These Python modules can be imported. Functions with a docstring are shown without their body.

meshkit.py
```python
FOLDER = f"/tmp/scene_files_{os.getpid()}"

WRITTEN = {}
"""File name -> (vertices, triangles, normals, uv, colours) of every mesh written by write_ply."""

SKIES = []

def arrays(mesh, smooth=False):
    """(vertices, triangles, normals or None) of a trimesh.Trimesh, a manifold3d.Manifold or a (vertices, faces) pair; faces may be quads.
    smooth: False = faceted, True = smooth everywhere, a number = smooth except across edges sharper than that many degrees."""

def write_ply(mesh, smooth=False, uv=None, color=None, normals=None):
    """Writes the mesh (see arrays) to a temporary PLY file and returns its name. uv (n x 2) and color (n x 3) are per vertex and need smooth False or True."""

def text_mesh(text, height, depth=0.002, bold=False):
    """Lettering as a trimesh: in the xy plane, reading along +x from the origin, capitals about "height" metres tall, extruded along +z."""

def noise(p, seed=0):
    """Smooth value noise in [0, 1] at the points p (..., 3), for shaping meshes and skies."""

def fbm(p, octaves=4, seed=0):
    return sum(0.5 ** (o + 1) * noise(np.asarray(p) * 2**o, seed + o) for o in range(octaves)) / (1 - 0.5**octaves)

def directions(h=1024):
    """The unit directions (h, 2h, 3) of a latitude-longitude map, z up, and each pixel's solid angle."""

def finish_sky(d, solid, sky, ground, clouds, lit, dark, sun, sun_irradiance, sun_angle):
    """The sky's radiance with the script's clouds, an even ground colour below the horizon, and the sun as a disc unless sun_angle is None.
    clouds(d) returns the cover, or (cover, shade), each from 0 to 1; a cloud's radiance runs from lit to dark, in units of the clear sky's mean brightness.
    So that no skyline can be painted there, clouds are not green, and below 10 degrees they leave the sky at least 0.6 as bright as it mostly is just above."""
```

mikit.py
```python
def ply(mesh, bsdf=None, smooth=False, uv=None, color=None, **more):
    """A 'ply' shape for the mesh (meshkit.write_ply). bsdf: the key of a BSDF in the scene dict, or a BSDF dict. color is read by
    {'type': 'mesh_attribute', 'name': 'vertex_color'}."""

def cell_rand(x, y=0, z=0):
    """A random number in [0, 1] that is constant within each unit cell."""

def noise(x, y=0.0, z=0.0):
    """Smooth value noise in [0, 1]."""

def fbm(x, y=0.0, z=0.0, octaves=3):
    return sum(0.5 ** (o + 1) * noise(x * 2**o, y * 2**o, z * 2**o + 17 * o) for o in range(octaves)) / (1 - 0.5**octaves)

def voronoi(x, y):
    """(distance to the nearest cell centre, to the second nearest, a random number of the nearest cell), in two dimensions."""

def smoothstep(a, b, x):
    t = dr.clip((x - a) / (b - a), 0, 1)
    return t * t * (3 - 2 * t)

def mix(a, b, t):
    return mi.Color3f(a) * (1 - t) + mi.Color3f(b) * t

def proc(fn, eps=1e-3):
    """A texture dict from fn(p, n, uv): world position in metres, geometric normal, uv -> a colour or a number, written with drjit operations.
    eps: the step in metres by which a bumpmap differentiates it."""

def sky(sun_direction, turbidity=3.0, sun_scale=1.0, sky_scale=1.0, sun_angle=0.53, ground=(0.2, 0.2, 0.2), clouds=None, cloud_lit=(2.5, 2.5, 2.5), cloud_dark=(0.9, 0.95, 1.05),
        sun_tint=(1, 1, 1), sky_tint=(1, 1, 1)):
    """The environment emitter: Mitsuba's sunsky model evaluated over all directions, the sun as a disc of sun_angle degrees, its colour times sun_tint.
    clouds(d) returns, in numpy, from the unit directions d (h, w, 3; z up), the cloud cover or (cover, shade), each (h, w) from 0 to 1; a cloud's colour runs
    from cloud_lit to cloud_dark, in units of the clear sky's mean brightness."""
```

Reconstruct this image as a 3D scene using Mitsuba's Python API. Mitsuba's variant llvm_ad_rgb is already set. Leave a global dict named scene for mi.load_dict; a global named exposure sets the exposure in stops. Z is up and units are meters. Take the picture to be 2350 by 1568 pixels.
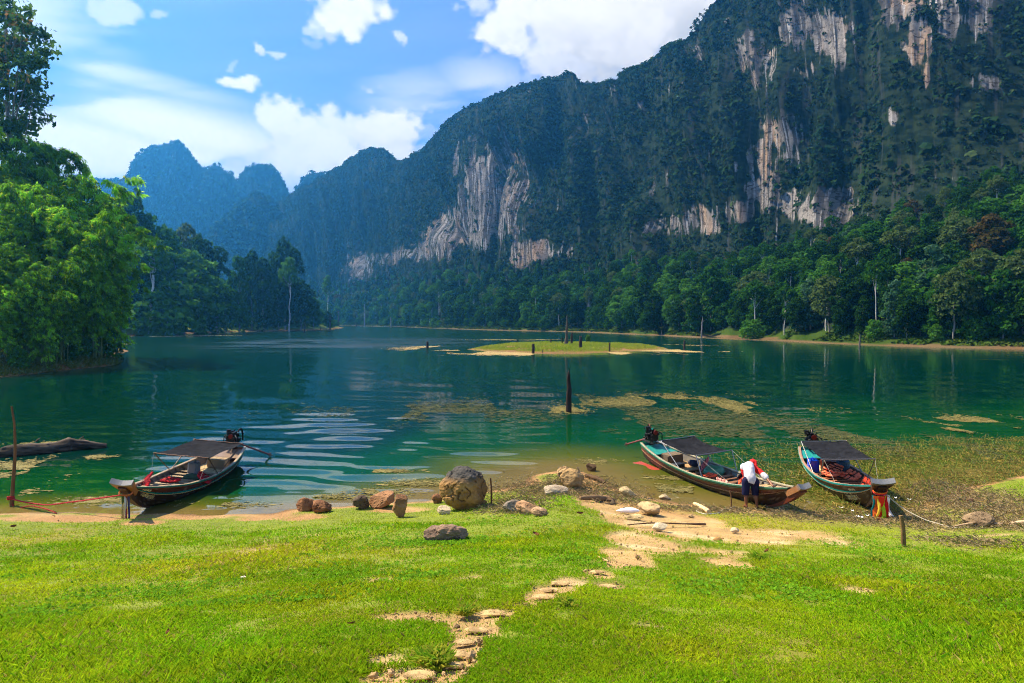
import math
import numpy as np
import trimesh
import manifold3d as m3
import shapely.geometry as sg
import mitsuba as mi
import drjit as dr
import mikit, meshkit

# ------------------------------------------------------------------ camera, sky, exposure
EYE = np.array([0.0, 0.0, 5.8])          # metres above the lake
FOCAL, CX, CY = 1567.0, 1175.0, 784.0    # of the 2350 px wide working picture
PITCH = math.atan(46.0 / 1567.0)
T = mi.ScalarTransform4f
exposure = 2.9
SUN = np.array([-0.55, 0.27, 0.79]); SUN = SUN / np.linalg.norm(SUN)


def ray(px, py):
    """Direction (y = 1) in which the photograph shows the working pixel; used only to read positions off the photograph."""
    a, b = (px - CX) / FOCAL, (CY - py) / FOCAL
    y = math.cos(PITCH) + b * math.sin(PITCH)
    return np.array([a / y, 1.0, (-math.sin(PITCH) + b * math.cos(PITCH)) / y])


def at(px, py, depth):
    return EYE + ray(px, py) * depth


def on_level(px, py, z=0.0):
    d = ray(px, py)
    return EYE + d * ((z - EYE[2]) / d[2])


def azel(px, py):
    d = ray(px, py)
    return math.atan2(d[0], d[1]), math.atan2(d[2], math.hypot(d[0], d[1]))


rng = np.random.default_rng(7)
noise, fbm = meshkit.noise, meshkit.fbm


def sstep(a, b, x):
    t = np.clip((x - a) / (b - a), 0, 1)
    return t * t * (3 - 2 * t)


def f2(x, y, s, octaves=4, seed=0):
    x, y = np.broadcast_arrays(np.asarray(x, float), np.asarray(y, float))
    return fbm(np.stack([x / s, y / s, np.full_like(x, 0.37)], -1), octaves, seed)


# cumulus banks: (px, py, half width, half height, weight, shade) read off the photograph, kept as directions
CUMULUS = [(890, 312, 96, 72, 1.0, .16), (790, 330, 60, 58, .9, .12), (660, 315, 66, 50, .95, .08), (750, 370, 150, 50, .95, .1), (610, 360, 60, 40, .8, .1), (700, 420, 90, 50, .6, .1),
           (800, 22, 95, 42, .95, .05), (760, 50, 50, 30, .6, .05), (545, 203, 52, 17, .95, .05), (596, 113, 24, 12, .75, 0), (645, 122, 24, 9, .6, 0), (936, 92, 16, 16, .65, 0), (522, 150, 14, 7, .4, 0),
           (235, 12, 52, 34, .62, 0), (328, 18, 26, 9, .5, 0), (1140, 70, 75, 60, .95, .1), (1180, 100, 70, 45, .9, .15), (1080, 18, 36, 26, .65, 0), (1290, 60, 130, 95, 1.0, .45), (1420, 70, 170, 110, 1.0, .62), (1560, 40, 150, 110, 1.0, .7),
           (1300, 130, 120, 55, .9, .4), (1700, -40, 200, 100, .9, .6), (1250, 190, 90, 40, .5, .2), (1010, 300, 60, 30, .4, .1), (715, 85, 30, 14, .3, 0)]
CIRRUS = [(300, 240, 300, 30, .7), (250, 165, 250, 22, .55), (420, 300, 300, 55, .85), (240, 350, 260, 70, .9), (150, 110, 120, 60, .35), (480, 380, 300, 60, .8), (1000, 250, 160, 70, .5), (1120, 200, 110, 60, .5), (60, 30, 160, 80, .5)]


def clouds(d):
    az, el = np.arctan2(d[..., 0], d[..., 1]), np.arcsin(np.clip(d[..., 2], -1, 1))
    q = d * 11
    lump = fbm(q, 5, 3)
    fine = .6 * fbm(d * 34, 6, 9) + .4 * fbm(d * 90, 4, 10)
    warp = (fbm(q * 2.2, 4, 21) - 0.5) * 0.085
    warp2 = (fbm(q * 2.2, 4, 22) - 0.5) * 0.06
    cover, shade = np.zeros(az.shape), np.zeros(az.shape)
    for px, py, rx, ry, w, sh in CUMULUS:
        a, e = azel(px, py)
        k = 1 / FOCAL
        r = np.hypot((az + warp - a) / (rx * k), (el + warp2 - e) / (ry * k))
        c = w * sstep(1.24, 0.70, r + (fine - .5) * 1.7 + (lump - .5) * .5)
        under = sstep(0.5, -0.9, (el - e) / (ry * k) + (lump - .5) * 1.6)
        shade = np.where(c > cover, sh * (.35 + 1.0 * under) + .30 * sstep(.40, .62, fine) * sstep(-.9, .6, (e - el) / (ry * k)), shade)
        cover = np.maximum(cover, c)
    streak = fbm(np.stack([az * 5 + el * 4, el * 34 - az * 5, az * 0], -1), 5, 5)
    soft = np.zeros(az.shape)
    for px, py, rx, ry, w in CIRRUS:
        a, e = azel(px, py)
        r = np.hypot((az - a) / (rx / FOCAL), (el - e + (az - a) * .12) / (ry / FOCAL))
        soft = np.maximum(soft, w * np.exp(-r ** 2 * .8))
    soft = soft * (.35 + .95 * sstep(.3, .62, streak))
    inview = sstep(0.95, 0.75, np.abs(az)) * sstep(.72, .6, el)
    # outside the frame the same broken cumulus goes on
    rest = sstep(.53, .68, fbm(d * 4.2 + 7, 5, 31)) * .85 * (1 - inview)
    base = .10 + .10 * streak
    total = np.clip(np.maximum.reduce([cover, soft, rest, base]), 0, 1)
    return total, np.clip(shade + rest * .2, 0, 1) * sstep(0, .3, cover + rest)


scene, labels = {}, {}
scene['camera'] = {'type': 'perspective', 'fov': 2 * math.degrees(math.atan(CX / FOCAL)), 'fov_axis': 'x', 'near_clip': 0.1, 'far_clip': 9000.0,
                   'to_world': T().look_at(origin=EYE.tolist(), target=(EYE + [0, math.cos(PITCH), -math.sin(PITCH)]).tolist(), up=[0, 0, 1]),
                   'medium': {'type': 'ref', 'id': 'air'}}
scene['daylight'] = mikit.sky(SUN.tolist(), turbidity=3, clouds=clouds, cloud_lit=(3.45, 3.3, 3.1), cloud_dark=(1.85, 1.85, 1.85), sky_tint=(.17, .49, .90), ground=(.06, .09, .06), sun_tint=(1, .97, .9))

# ------------------------------------------------------------------ air
scene['air'] = {'type': 'homogeneous', 'albedo': {'type': 'rgb', 'value': [.07, .44, .95]}, 'sigma_t': 0.00028, 'phase': {'type': 'hg', 'g': 0.65}}
scene['haze'] = {'type': 'cube', 'to_world': T().translate([0, 1350, 226]).scale([2900, 1700, 250]), 'bsdf': {'type': 'null'}, 'interior': {'type': 'ref', 'id': 'air'}}
labels['haze'] = {'label': 'blue haze in the air between the shore and the mountains', 'category': 'haze', 'kind': 'stuff'}

# ------------------------------------------------------------------ materials
VC = {'type': 'mesh_attribute', 'name': 'vertex_color'}


def matte(rough=.85, spec=.25, **more):
    return {'type': 'twosided', 'bsdf': {'type': 'principled', 'base_color': VC, 'roughness': rough, 'specular': spec, **more}}


scene['m_matte'] = matte()
scene['m_satin'] = matte(.45, .5)
scene['m_gloss'] = matte(.22, .6)
scene['m_metal'] = matte(.38, .5, metallic=.75)
scene['m_leaf'] = {'type': 'principledthin', 'base_color': VC, 'roughness': .6, 'diff_trans': .8, 'spec_trans': 0.0, 'eta': 1.4}
scene['m_bamboo'] = {'type': 'principledthin', 'base_color': VC, 'roughness': .5, 'diff_trans': 1.0, 'spec_trans': 0.0, 'eta': 1.4}
scene['m_tree_leaf'] = {'type': 'principledthin', 'base_color': VC, 'roughness': .6, 'diff_trans': .8, 'spec_trans': 0.0, 'eta': 1.3}
scene['m_far_leaf'] = {'type': 'twosided', 'bsdf': {'type': 'diffuse', 'reflectance': VC}}


# ------------------------------------------------------------------ mesh helpers
def hexc(r, g, b):
    c = np.array([r, g, b]) / 255.0
    return np.where(c < .04045, c / 12.92, ((c + .055) / 1.055) ** 2.4)


class Soup:
    """Collects vertices, triangles and vertex colours of one mesh."""

    def __init__(self):
        self.v, self.f, self.c, self.n = [], [], [], 0

    def add(self, v, f, c):
        v, f = np.asarray(v, float).reshape(-1, 3), np.asarray(f, int)
        if f.shape[1] == 4:
            f = np.vstack([f[:, [0, 1, 2]], f[:, [0, 2, 3]]])
        self.v.append(v); self.f.append(f + self.n); self.c.append(np.broadcast_to(np.asarray(c, float), v.shape)); self.n += len(v)
        return self

    def mesh(self, m, c):
        if hasattr(m, 'to_mesh'):
            t = m.to_mesh(); return self.add(t.vert_properties[:, :3], t.tri_verts, c)
        if isinstance(m, tuple):
            return self.add(m[0], m[1], c)
        return self.add(m.vertices, m.faces, c)

    def arrays(self):
        return np.vstack(self.v), np.vstack(self.f), np.vstack(self.c)


def put(key, what, bsdf='m_matte', color=None, smooth=False, place=None, label=None, cat=None, group=None, kind=None):
    """One entry of the scene from a Soup or a mesh with a colour."""
    if isinstance(what, Soup):
        v, f, c = what.arrays()
    else:
        s = Soup().mesh(what, color); v, f, c = s.arrays()
    d = mikit.ply(trimesh.Trimesh(v, f, process=False), bsdf, smooth=smooth, color=np.clip(c, 0, 1))
    if place is not None:
        d['to_world'] = place
    key = free(key)
    scene[key] = d
    tag(key, label, cat, group, kind)
    return key


def free(key):
    if key not in scene and key not in labels:
        return key
    k = 1
    while f'{key}_{k:03d}' in scene or f'{key}_{k:03d}' in labels:
        k += 1
    return f'{key}_{k:03d}'


TAKEN = {}


def thing(name, label, cat, group=None):
    """The key of a thing made of parts."""
    n = TAKEN.get(name, -1) + 1
    while (key := name if n == 0 else f'{name}_{n:03d}') in labels or key in scene:
        n += 1
    TAKEN[name] = n
    tag(key, label, cat, group)
    return key


def tag(key, label=None, cat=None, group=None, kind=None):
    d = {k: x for k, x in dict(label=label, category=cat, group=group, kind=kind).items() if x}
    if d:
        labels[key] = d


def dirt(v, c, amp=.3, size=.3, seed=0, fine=.0):
    """A colour with natural unevenness, per vertex."""
    n = fbm(np.asarray(v) / size, 4, seed)[:, None]
    return np.clip(np.asarray(c) * (1 + amp * (n - .5) * 2), 0, 1)


def hull_bones(bones, refine=None, smooth=0, sides=10):
    """Joined hulls of sphere pairs [(p, r, q, s), ...] as one Manifold."""
    parts = []
    for p, r, q, s in bones:
        a = m3.Manifold.sphere(r, sides).translate(list(map(float, p)))
        b = m3.Manifold.sphere(s, sides).translate(list(map(float, q)))
        parts.append(m3.Manifold.batch_hull([a, b]))
    m = m3.Manifold.batch_boolean(parts, m3.OpType.Add)
    if refine:
        m = m.refine_to_length(refine)
    t = m.to_mesh()
    tm = trimesh.Trimesh(t.vert_properties[:, :3], t.tri_verts)
    if smooth:
        trimesh.smoothing.filter_taubin(tm, .6, -.53, smooth)
    return tm


def tube(points, radius, sides=7, caps=True):
    p = np.asarray(points, float)
    r = np.broadcast_to(radius, (len(p),)).astype(float)
    t = np.gradient(p, axis=0); t /= np.linalg.norm(t, axis=1, keepdims=True) + 1e-12
    ref = np.array([0, 0, 1.0]) if abs(t[:, 2]).mean() < .8 else np.array([1.0, 0, 0])
    a = np.cross(t, ref); a /= np.linalg.norm(a, axis=1, keepdims=True) + 1e-12
    b = np.cross(t, a)
    g = np.arange(sides) * 2 * np.pi / sides
    v = (p[:, None] + r[:, None, None] * (np.cos(g)[None, :, None] * a[:, None] + np.sin(g)[None, :, None] * b[:, None])).reshape(-1, 3)
    i, j = np.meshgrid(np.arange(len(p) - 1), np.arange(sides), indexing='ij')
    q = np.stack([i * sides + j, i * sides + (j + 1) % sides, (i + 1) * sides + (j + 1) % sides, (i + 1) * sides + j], -1).reshape(-1, 4)
    f = np.vstack([q[:, [0, 2, 1]], q[:, [0, 3, 2]]])
    if caps:
        n = len(v); v = np.vstack([v, p[:1], p[-1:]])
        k = np.arange(sides)
        f = np.vstack([f, np.stack([k * 0 + n, k, (k + 1) % sides], 1), np.stack([k * 0 + n + 1, (len(p) - 1) * sides + (k + 1) % sides, (len(p) - 1) * sides + k], 1)])
    return v, f


def curve(points, n=24):
    from scipy.interpolate import PchipInterpolator
    p = np.asarray(points, float)
    s = np.r_[0, np.cumsum(np.linalg.norm(np.diff(p, axis=0), axis=1))]
    return np.stack([PchipInterpolator(s, p[:, k])(np.linspace(0, s[-1], n)) for k in range(3)], 1)


def box(size, center=(0, 0, 0), bevel=.0):
    sx, sy, sz = (np.asarray(size, float) / 2)
    if bevel:
        b = min(bevel, sx * .45, sy * .45, sz * .45)
        m = trimesh.convex.convex_hull([(x * (sx - b * (k != 0)), y * (sy - b * (k != 1)), z * (sz - b * (k != 2))) for x in (-1, 1) for y in (-1, 1) for z in (-1, 1) for k in range(3)])
    else:
        m = trimesh.creation.box(2 * np.array([sx, sy, sz]))
    m.apply_translation(center)
    return m


def grid_faces(nr, nc):
    i, j = np.meshgrid(np.arange(nr - 1), np.arange(nc - 1), indexing='ij')
    a = (i * nc + j).ravel()
    return np.vstack([np.stack([a, a + 1, a + nc + 1], 1), np.stack([a, a + nc + 1, a + nc], 1)])
# ------------------------------------------------------------------ the near bank (one sheet with the lake bed)
SHORE_PX = [(-900, 1205), (-300, 1186), (0, 1178), (150, 1174), (300, 1178), (450, 1180), (600, 1180), (690, 1168), (800, 1160), (900, 1154), (985, 1150), (1010, 1136), (1100, 1130), (1150, 1122), (1205, 1112), (1225, 1088), (1280, 1080),
            (1345, 1082), (1372, 1100), (1400, 1118), (1450, 1132), (1500, 1144), (1560, 1156), (1640, 1164), (1720, 1170), (1800, 1174), (1860, 1178), (1930, 1186), (2010, 1192), (2080, 1176), (2140, 1146), (2190, 1124), (2260, 1106), (2350, 1090), (2700, 1050), (3400, 1020)]
SHORE = np.array([on_level(*p)[:2] for p in SHORE_PX])
SHORE = np.stack([np.interp(np.linspace(0, 1, 160), np.linspace(0, 1, len(SHORE)), SHORE[:, k]) for k in (0, 1)], 1)
SHORE[:, 1] += (f2(SHORE[:, 0], SHORE[:, 0] * 0, 1.3, 3, 4) - .5) * .5


def shore_distance(x, y):
    """Metres inland of the near waterline (negative: into the lake)."""
    x, y = np.asarray(x, float), np.asarray(y, float)
    best = np.full(x.shape, 1e9)
    for a, b in zip(SHORE[:-1], SHORE[1:]):
        d = b - a
        t = np.clip(((x - a[0]) * d[0] + (y - a[1]) * d[1]) / (d @ d), 0, 1)
        best = np.minimum(best, np.hypot(x - a[0] - t * d[0], y - a[1] - t * d[1]))
    line = np.interp(x, SHORE[:, 0], SHORE[:, 1])
    return np.where(y < line, best, -best)


PROFILE = np.array([(-400, -9), (-120, -8), (-40, -6), (-20, -3.4), (-10, -1.7), (-5, -.75), (-2, -.28), (-.6, -.06), (0, 0), (.6, .06), (2, .22), (4, .58), (6, 1.0), (16, 3.12), (21, 4.15), (26, 4.9), (40, 5.6), (100, 7)])


def ground_z(x, y, s=None):
    s = shore_distance(x, y) if s is None else s
    z = np.interp(s, PROFILE[:, 0], PROFILE[:, 1])
    near = sstep(.3, 3, s)
    z = z + near * ((f2(x, y, 2.4, 3, 11) - .5) * .22 + (f2(x, y, .5, 3, 12) - .5) * .06) + (1 - near) * sstep(-8, -.2, s) * (f2(x, y, .6, 3, 13) - .5) * .05
    return z


def to_ground(px, py):
    """The point of the bank that the photograph shows at this pixel."""
    d = ray(px, py)
    t = np.linspace(3, 60, 1200)
    p = EYE + d * t[:, None]
    below = np.nonzero(p[:, 2] <= np.maximum(ground_z(p[:, 0], p[:, 1]), 0 if py < 1000 else -9))[0]
    p = p[below[0] if len(below) else -1]
    return np.array([p[0], p[1], ground_z(p[:1], p[1:2])[0]])


def blob(x, y, spots):
    """Sum of soft spots ((px, py, half width, half depth in px, weight), ...) laid on the bank."""
    out = np.zeros(np.shape(x))
    for px, py, rx, ry, w in spots:
        a, b, c = to_ground(px, py), to_ground(px + rx, py), to_ground(px, py - ry)
        out = np.maximum(out, w * np.exp(-.9 * (((x - a[0]) / abs(b[0] - a[0])) ** 2 + ((y - a[1]) / max(abs(c[1] - a[1]), .05)) ** 2) ** 1.3))
    return out


BARE = [(1480, 1200, 90, 34, 1.1), (1560, 1190, 100, 20, 1), (1640, 1222, 150, 28, .9), (1480, 1245, 80, 26, 1.1), (1400, 1160, 70, 18, 1.1), (1345, 1120, 30, 26, 1.1), (1440, 1275, 66, 18, 1.05), (1415, 1292, 30, 12, 1.2), (1372, 1316, 44, 11, 1.2), (1310, 1337, 44, 13, 1.25), (1270, 1354, 60, 15, 1.3),
        (1240, 1370, 46, 13, 1.25), (1200, 1390, 40, 9, .9), (1400, 1346, 50, 9, 1), (1130, 1412, 62, 14, 1.35), (1060, 1424, 100, 19, 1.2), (940, 1414, 110, 14, 1.0), (1085, 1450, 66, 24, 1.35), (1066, 1485, 46, 24, 1.25), (1050, 1525, 48, 28, 1.35), (1000, 1550, 84, 26, 1.3), (900, 1562, 80, 30, 1.2), (880, 1518, 60, 17, .95),
        (1480, 1440, 70, 8, .7), (140, 1188, 210, 10, .95), (430, 1188, 170, 8, .85), (620, 1188, 110, 8, .75), (330, 1198, 60, 7, 1.1), (700, 1186, 60, 8, .8), (930, 1168, 80, 8, .9), (1800, 1225, 140, 16, .8), (1900, 1250, 90, 10, .55), (1750, 1247, 80, 9, .7), (1550, 1262, 70, 11, .75)]
STRAW = [(2210, 1150, 150, 46, 1), (2120, 1195, 90, 26, .8), (2300, 1200, 90, 34, .9), (2000, 1195, 100, 16, .7), (2240, 1250, 120, 14, .45), (1300, 1120, 120, 22, .75), (1180, 1160, 70, 14, .55), (1420, 1145, 60, 10, .7), (1850, 1185, 90, 10, .6), (1600, 1172, 120, 6, .7)]
YELLOW = [(560, 1280, 160, 30, 1), (900, 1265, 120, 16, .4), (60, 1240, 110, 26, .7), (800, 1420, 200, 20, .5), (1800, 1500, 300, 50, .4), (2000, 1330, 200, 30, .35), (1700, 1200, 200, 24, .8), (250, 1480, 200, 40, .25)]
SHORT = [(1200, 1215, 210, 16, 1), (1000, 1190, 180, 10, 1), (760, 1200, 120, 9, .8), (1900, 1210, 160, 20, .8), (1660, 1240, 200, 22, .8), (330, 1200, 330, 12, .5)]


def bare_at(x, y, s):
    rag = (f2(x, y, .55, 4, 41) - .5) * .75 + (f2(x, y, 2.6, 2, 42) - .5) * .35
    edge = sstep(.8, .1, s - (f2(x, y, 1.2, 3, 43) - .5) * 1.3)
    b = np.maximum(blob(x, y, BARE), edge * .9)
    b = np.maximum(b, sstep(.60, .74, f2(x, y, 1.7, 4, 44)) * .8)
    return sstep(.36, .74, b + rag * .95)


gx = np.concatenate([-np.geomspace(26, 3200, 34)[::-1], np.linspace(-25.5, 25.5, 520), np.geomspace(26, 3200, 34)])
gy = np.concatenate([np.linspace(-60, 1.5, 24), np.linspace(1.7, 8, 110), np.linspace(8.1, 29, 230), np.linspace(29.4, 60, 50), np.geomspace(62, 3900, 44)])
X, Y = np.meshgrid(gx, gy)
S = shore_distance(X, Y)
Z = ground_z(X, Y, S)
near = (np.abs(X) < 26) & (Y < 30)
bare = np.zeros(X.shape); straw = np.zeros(X.shape); yel = np.zeros(X.shape)
bare[near] = bare_at(X[near], Y[near], S[near])
straw[near] = blob(X[near], Y[near], STRAW); yel[near] = blob(X[near], Y[near], YELLOW)
crumb = (f2(X, Y, .16, 4, 14) - .5)
Z = Z + np.where(near, bare * sstep(.2, 1.2, S) * (crumb * .07 - .035), 0)
soil = hexc(150, 124, 80)[None] * (.55 + .9 * f2(X, Y, .45, 4, 51).reshape(-1, 1)) * (1 + .25 * (f2(X, Y, 3, 2, 52).reshape(-1, 1) - .5))
pale = hexc(174, 156, 116)
soil = soil + (pale - soil) * (sstep(.5, .72, f2(X, Y, .8, 3, 53)) * sstep(1.5, 4.5, S)).reshape(-1, 1) * .8
orange = hexc(140, 102, 62)
soil = soil + (orange - soil) * (sstep(3.2, 1.0, S) * sstep(.35, .6, f2(X, Y, 1.4, 3, 54))).reshape(-1, 1) * .7
thatch = hexc(100, 112, 30)[None] * (.6 + .8 * f2(X, Y, .3, 3, 55).reshape(-1, 1))
thatch = thatch + (hexc(128, 108, 48) - thatch) * np.clip(yel * .7, 0, 1).reshape(-1, 1)
ground_c = thatch + (soil - thatch) * bare.reshape(-1, 1)
ground_c = ground_c + (hexc(142, 118, 74) * (.5 + f2(X, Y, .35, 4, 56).reshape(-1, 1)) - ground_c) * (np.clip(straw, 0, 1) * .8).reshape(-1, 1)
wet = sstep(.35, -.05, S + (f2(X, Y, .7, 3, 57) - .5) * .6).reshape(-1, 1)
ground_c = ground_c * (1 - .55 * wet)
scene['ground'] = mikit.ply(trimesh.Trimesh(np.stack([X, Y, Z], -1).reshape(-1, 3), grid_faces(*X.shape), process=False), 'm_matte', smooth=True, color=np.clip(ground_c, 0, 1))
labels['ground'] = {'label': 'sloping lakeside bank of grass and bare sandy soil, running on as the lake bed', 'kind': 'structure'}

# ------------------------------------------------------------------ the lake
rows = [14.0]
while rows[-1] < 100:
    rows.append(rows[-1] + np.clip(rows[-1] ** 2 * .00019, .07, 1.4))
rows = np.concatenate([rows, np.geomspace(101.2, 420, 190), np.geomspace(430, 3800, 60)])
cols = np.concatenate([np.linspace(-2.2, -.84, 40), np.linspace(-.83, .83, 300), np.linspace(.84, 2.2, 40)])
U, WY = np.meshgrid(cols, rows)
WX = U * WY
step = np.gradient(rows)[:, None] * np.ones_like(WX)
wz = np.zeros_like(WX)
wr = np.random.default_rng(5)
calm = .35 + 1.1 * sstep(.3, .7, f2(WX, WY * .45, 9, 3, 61))
for k in range(34):
    lam = wr.uniform(.55, 2.6); ang = wr.normal(0, .24) + .05; ph = wr.uniform(0, 6.28)
    slope = wr.uniform(.5, 1) * .0150 * (lam / 1.2) ** .3
    kx, ky = 2 * np.pi / lam * math.sin(ang), 2 * np.pi / lam * math.cos(ang)
    bend = (f2(WX, WY, 7 + k % 5, 2, 70 + k) - .5) * 4.2
    wz += slope * lam / (2 * np.pi) * np.sin(kx * WX + ky * WY + ph + bend) * sstep(4.0, 8.0, lam / step)
for k in range(5):
    lam = wr.uniform(4, 9); ang = wr.normal(.1, .25)
    wz += .007 * lam / (2 * np.pi) * np.sin(2 * np.pi / lam * (math.sin(ang) * WX + math.cos(ang) * WY) + wr.uniform(0, 6)) * sstep(4.0, 8.0, lam / step)
wz *= calm
WS = shore_distance(WX, WY)
wz *= sstep(.2, -2.0, WS) * .8 + .2
depth = np.maximum(-np.interp(WS, PROFILE[:, 0], PROFILE[:, 1]), 0)
murk = depth * (1 + .9 * (f2(WX, WY * .6, 5, 3, 91) - .5)) * (1 + 1.6 * sstep(-3, -10, WX))
deep, mid, shal, mud = hexc(0, 34, 27), hexc(2, 58, 24), hexc(72, 80, 16), hexc(100, 88, 46)
wc = mud + (shal - mud) * sstep(.02, .45, murk)[..., None]
wc = wc + (mid - wc) * sstep(.2, 1.05, murk)[..., None]
wc = wc + (deep - wc) * sstep(1.3, 4.2, murk)[..., None]
wc = wc * (1 - .35 * sstep(.5, .7, f2(WX, WY * .4, 3.5, 3, 92)) * sstep(3, .2, murk))[..., None]
rough = np.interp(WY, [14, 40, 80, 150, 400], [.02, .03, .06, .11, .13])
pa, pb = on_level(560, 782), on_level(860, 776)
gl = np.exp(-(((WX - (-42)) / 34) ** 2 + ((WY - 190) / 48) ** 2) ** 1.5) * sstep(.40, .62, f2(WX * .35, WY, 4.2, 4, 93)) * 1.3
rough = rough + .34 * np.clip(gl, 0, 1)
scene['m_water'] = {'type': 'principled', 'base_color': VC, 'roughness': mikit.proc(lambda p, n, uv: mi.Float(uv.x)), 'eta': 1.33}
scene['lake_water'] = mikit.ply(trimesh.Trimesh(np.stack([WX, WY, wz], -1).reshape(-1, 3), grid_faces(*WX.shape), process=False), 'm_water', smooth=True, color=np.clip(wc.reshape(-1, 3), 0, 1), uv=np.stack([rough, depth], -1).reshape(-1, 2))
labels['lake_water'] = {'label': 'deep green rippled lake, muddy and shallow along the near bank', 'kind': 'structure'}
# ------------------------------------------------------------------ mountains
from scipy.interpolate import PchipInterpolator


def rows_at(knots, u):
    k = np.asarray(knots, float)
    return PchipInterpolator(k[:, 0], k[:, 1])(np.clip(u, k[0, 0], k[-1, 0]))


def mountain_sheet(us, bands, nv, seed, rough=1.0):
    """Sheet from foot to crest and over the back. bands: list of (share of rows, px row knots or z, depth knots); every band a line of points in space."""
    lines, ts = [], []
    for t, yk, dk in bands:
        d = rows_at(dk, us)
        yy = rows_at(yk, us) if yk is not None else None
        lines.append(np.array([at(u, y, dd) for u, y, dd in zip(us, yy, d)]))
        ts.append(t)
    L = np.array(lines)
    v = np.linspace(ts[0], ts[-1], nv)
    P = PchipInterpolator(ts, L, axis=0)(v)             # nv, nu, 3
    return P, v


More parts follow.
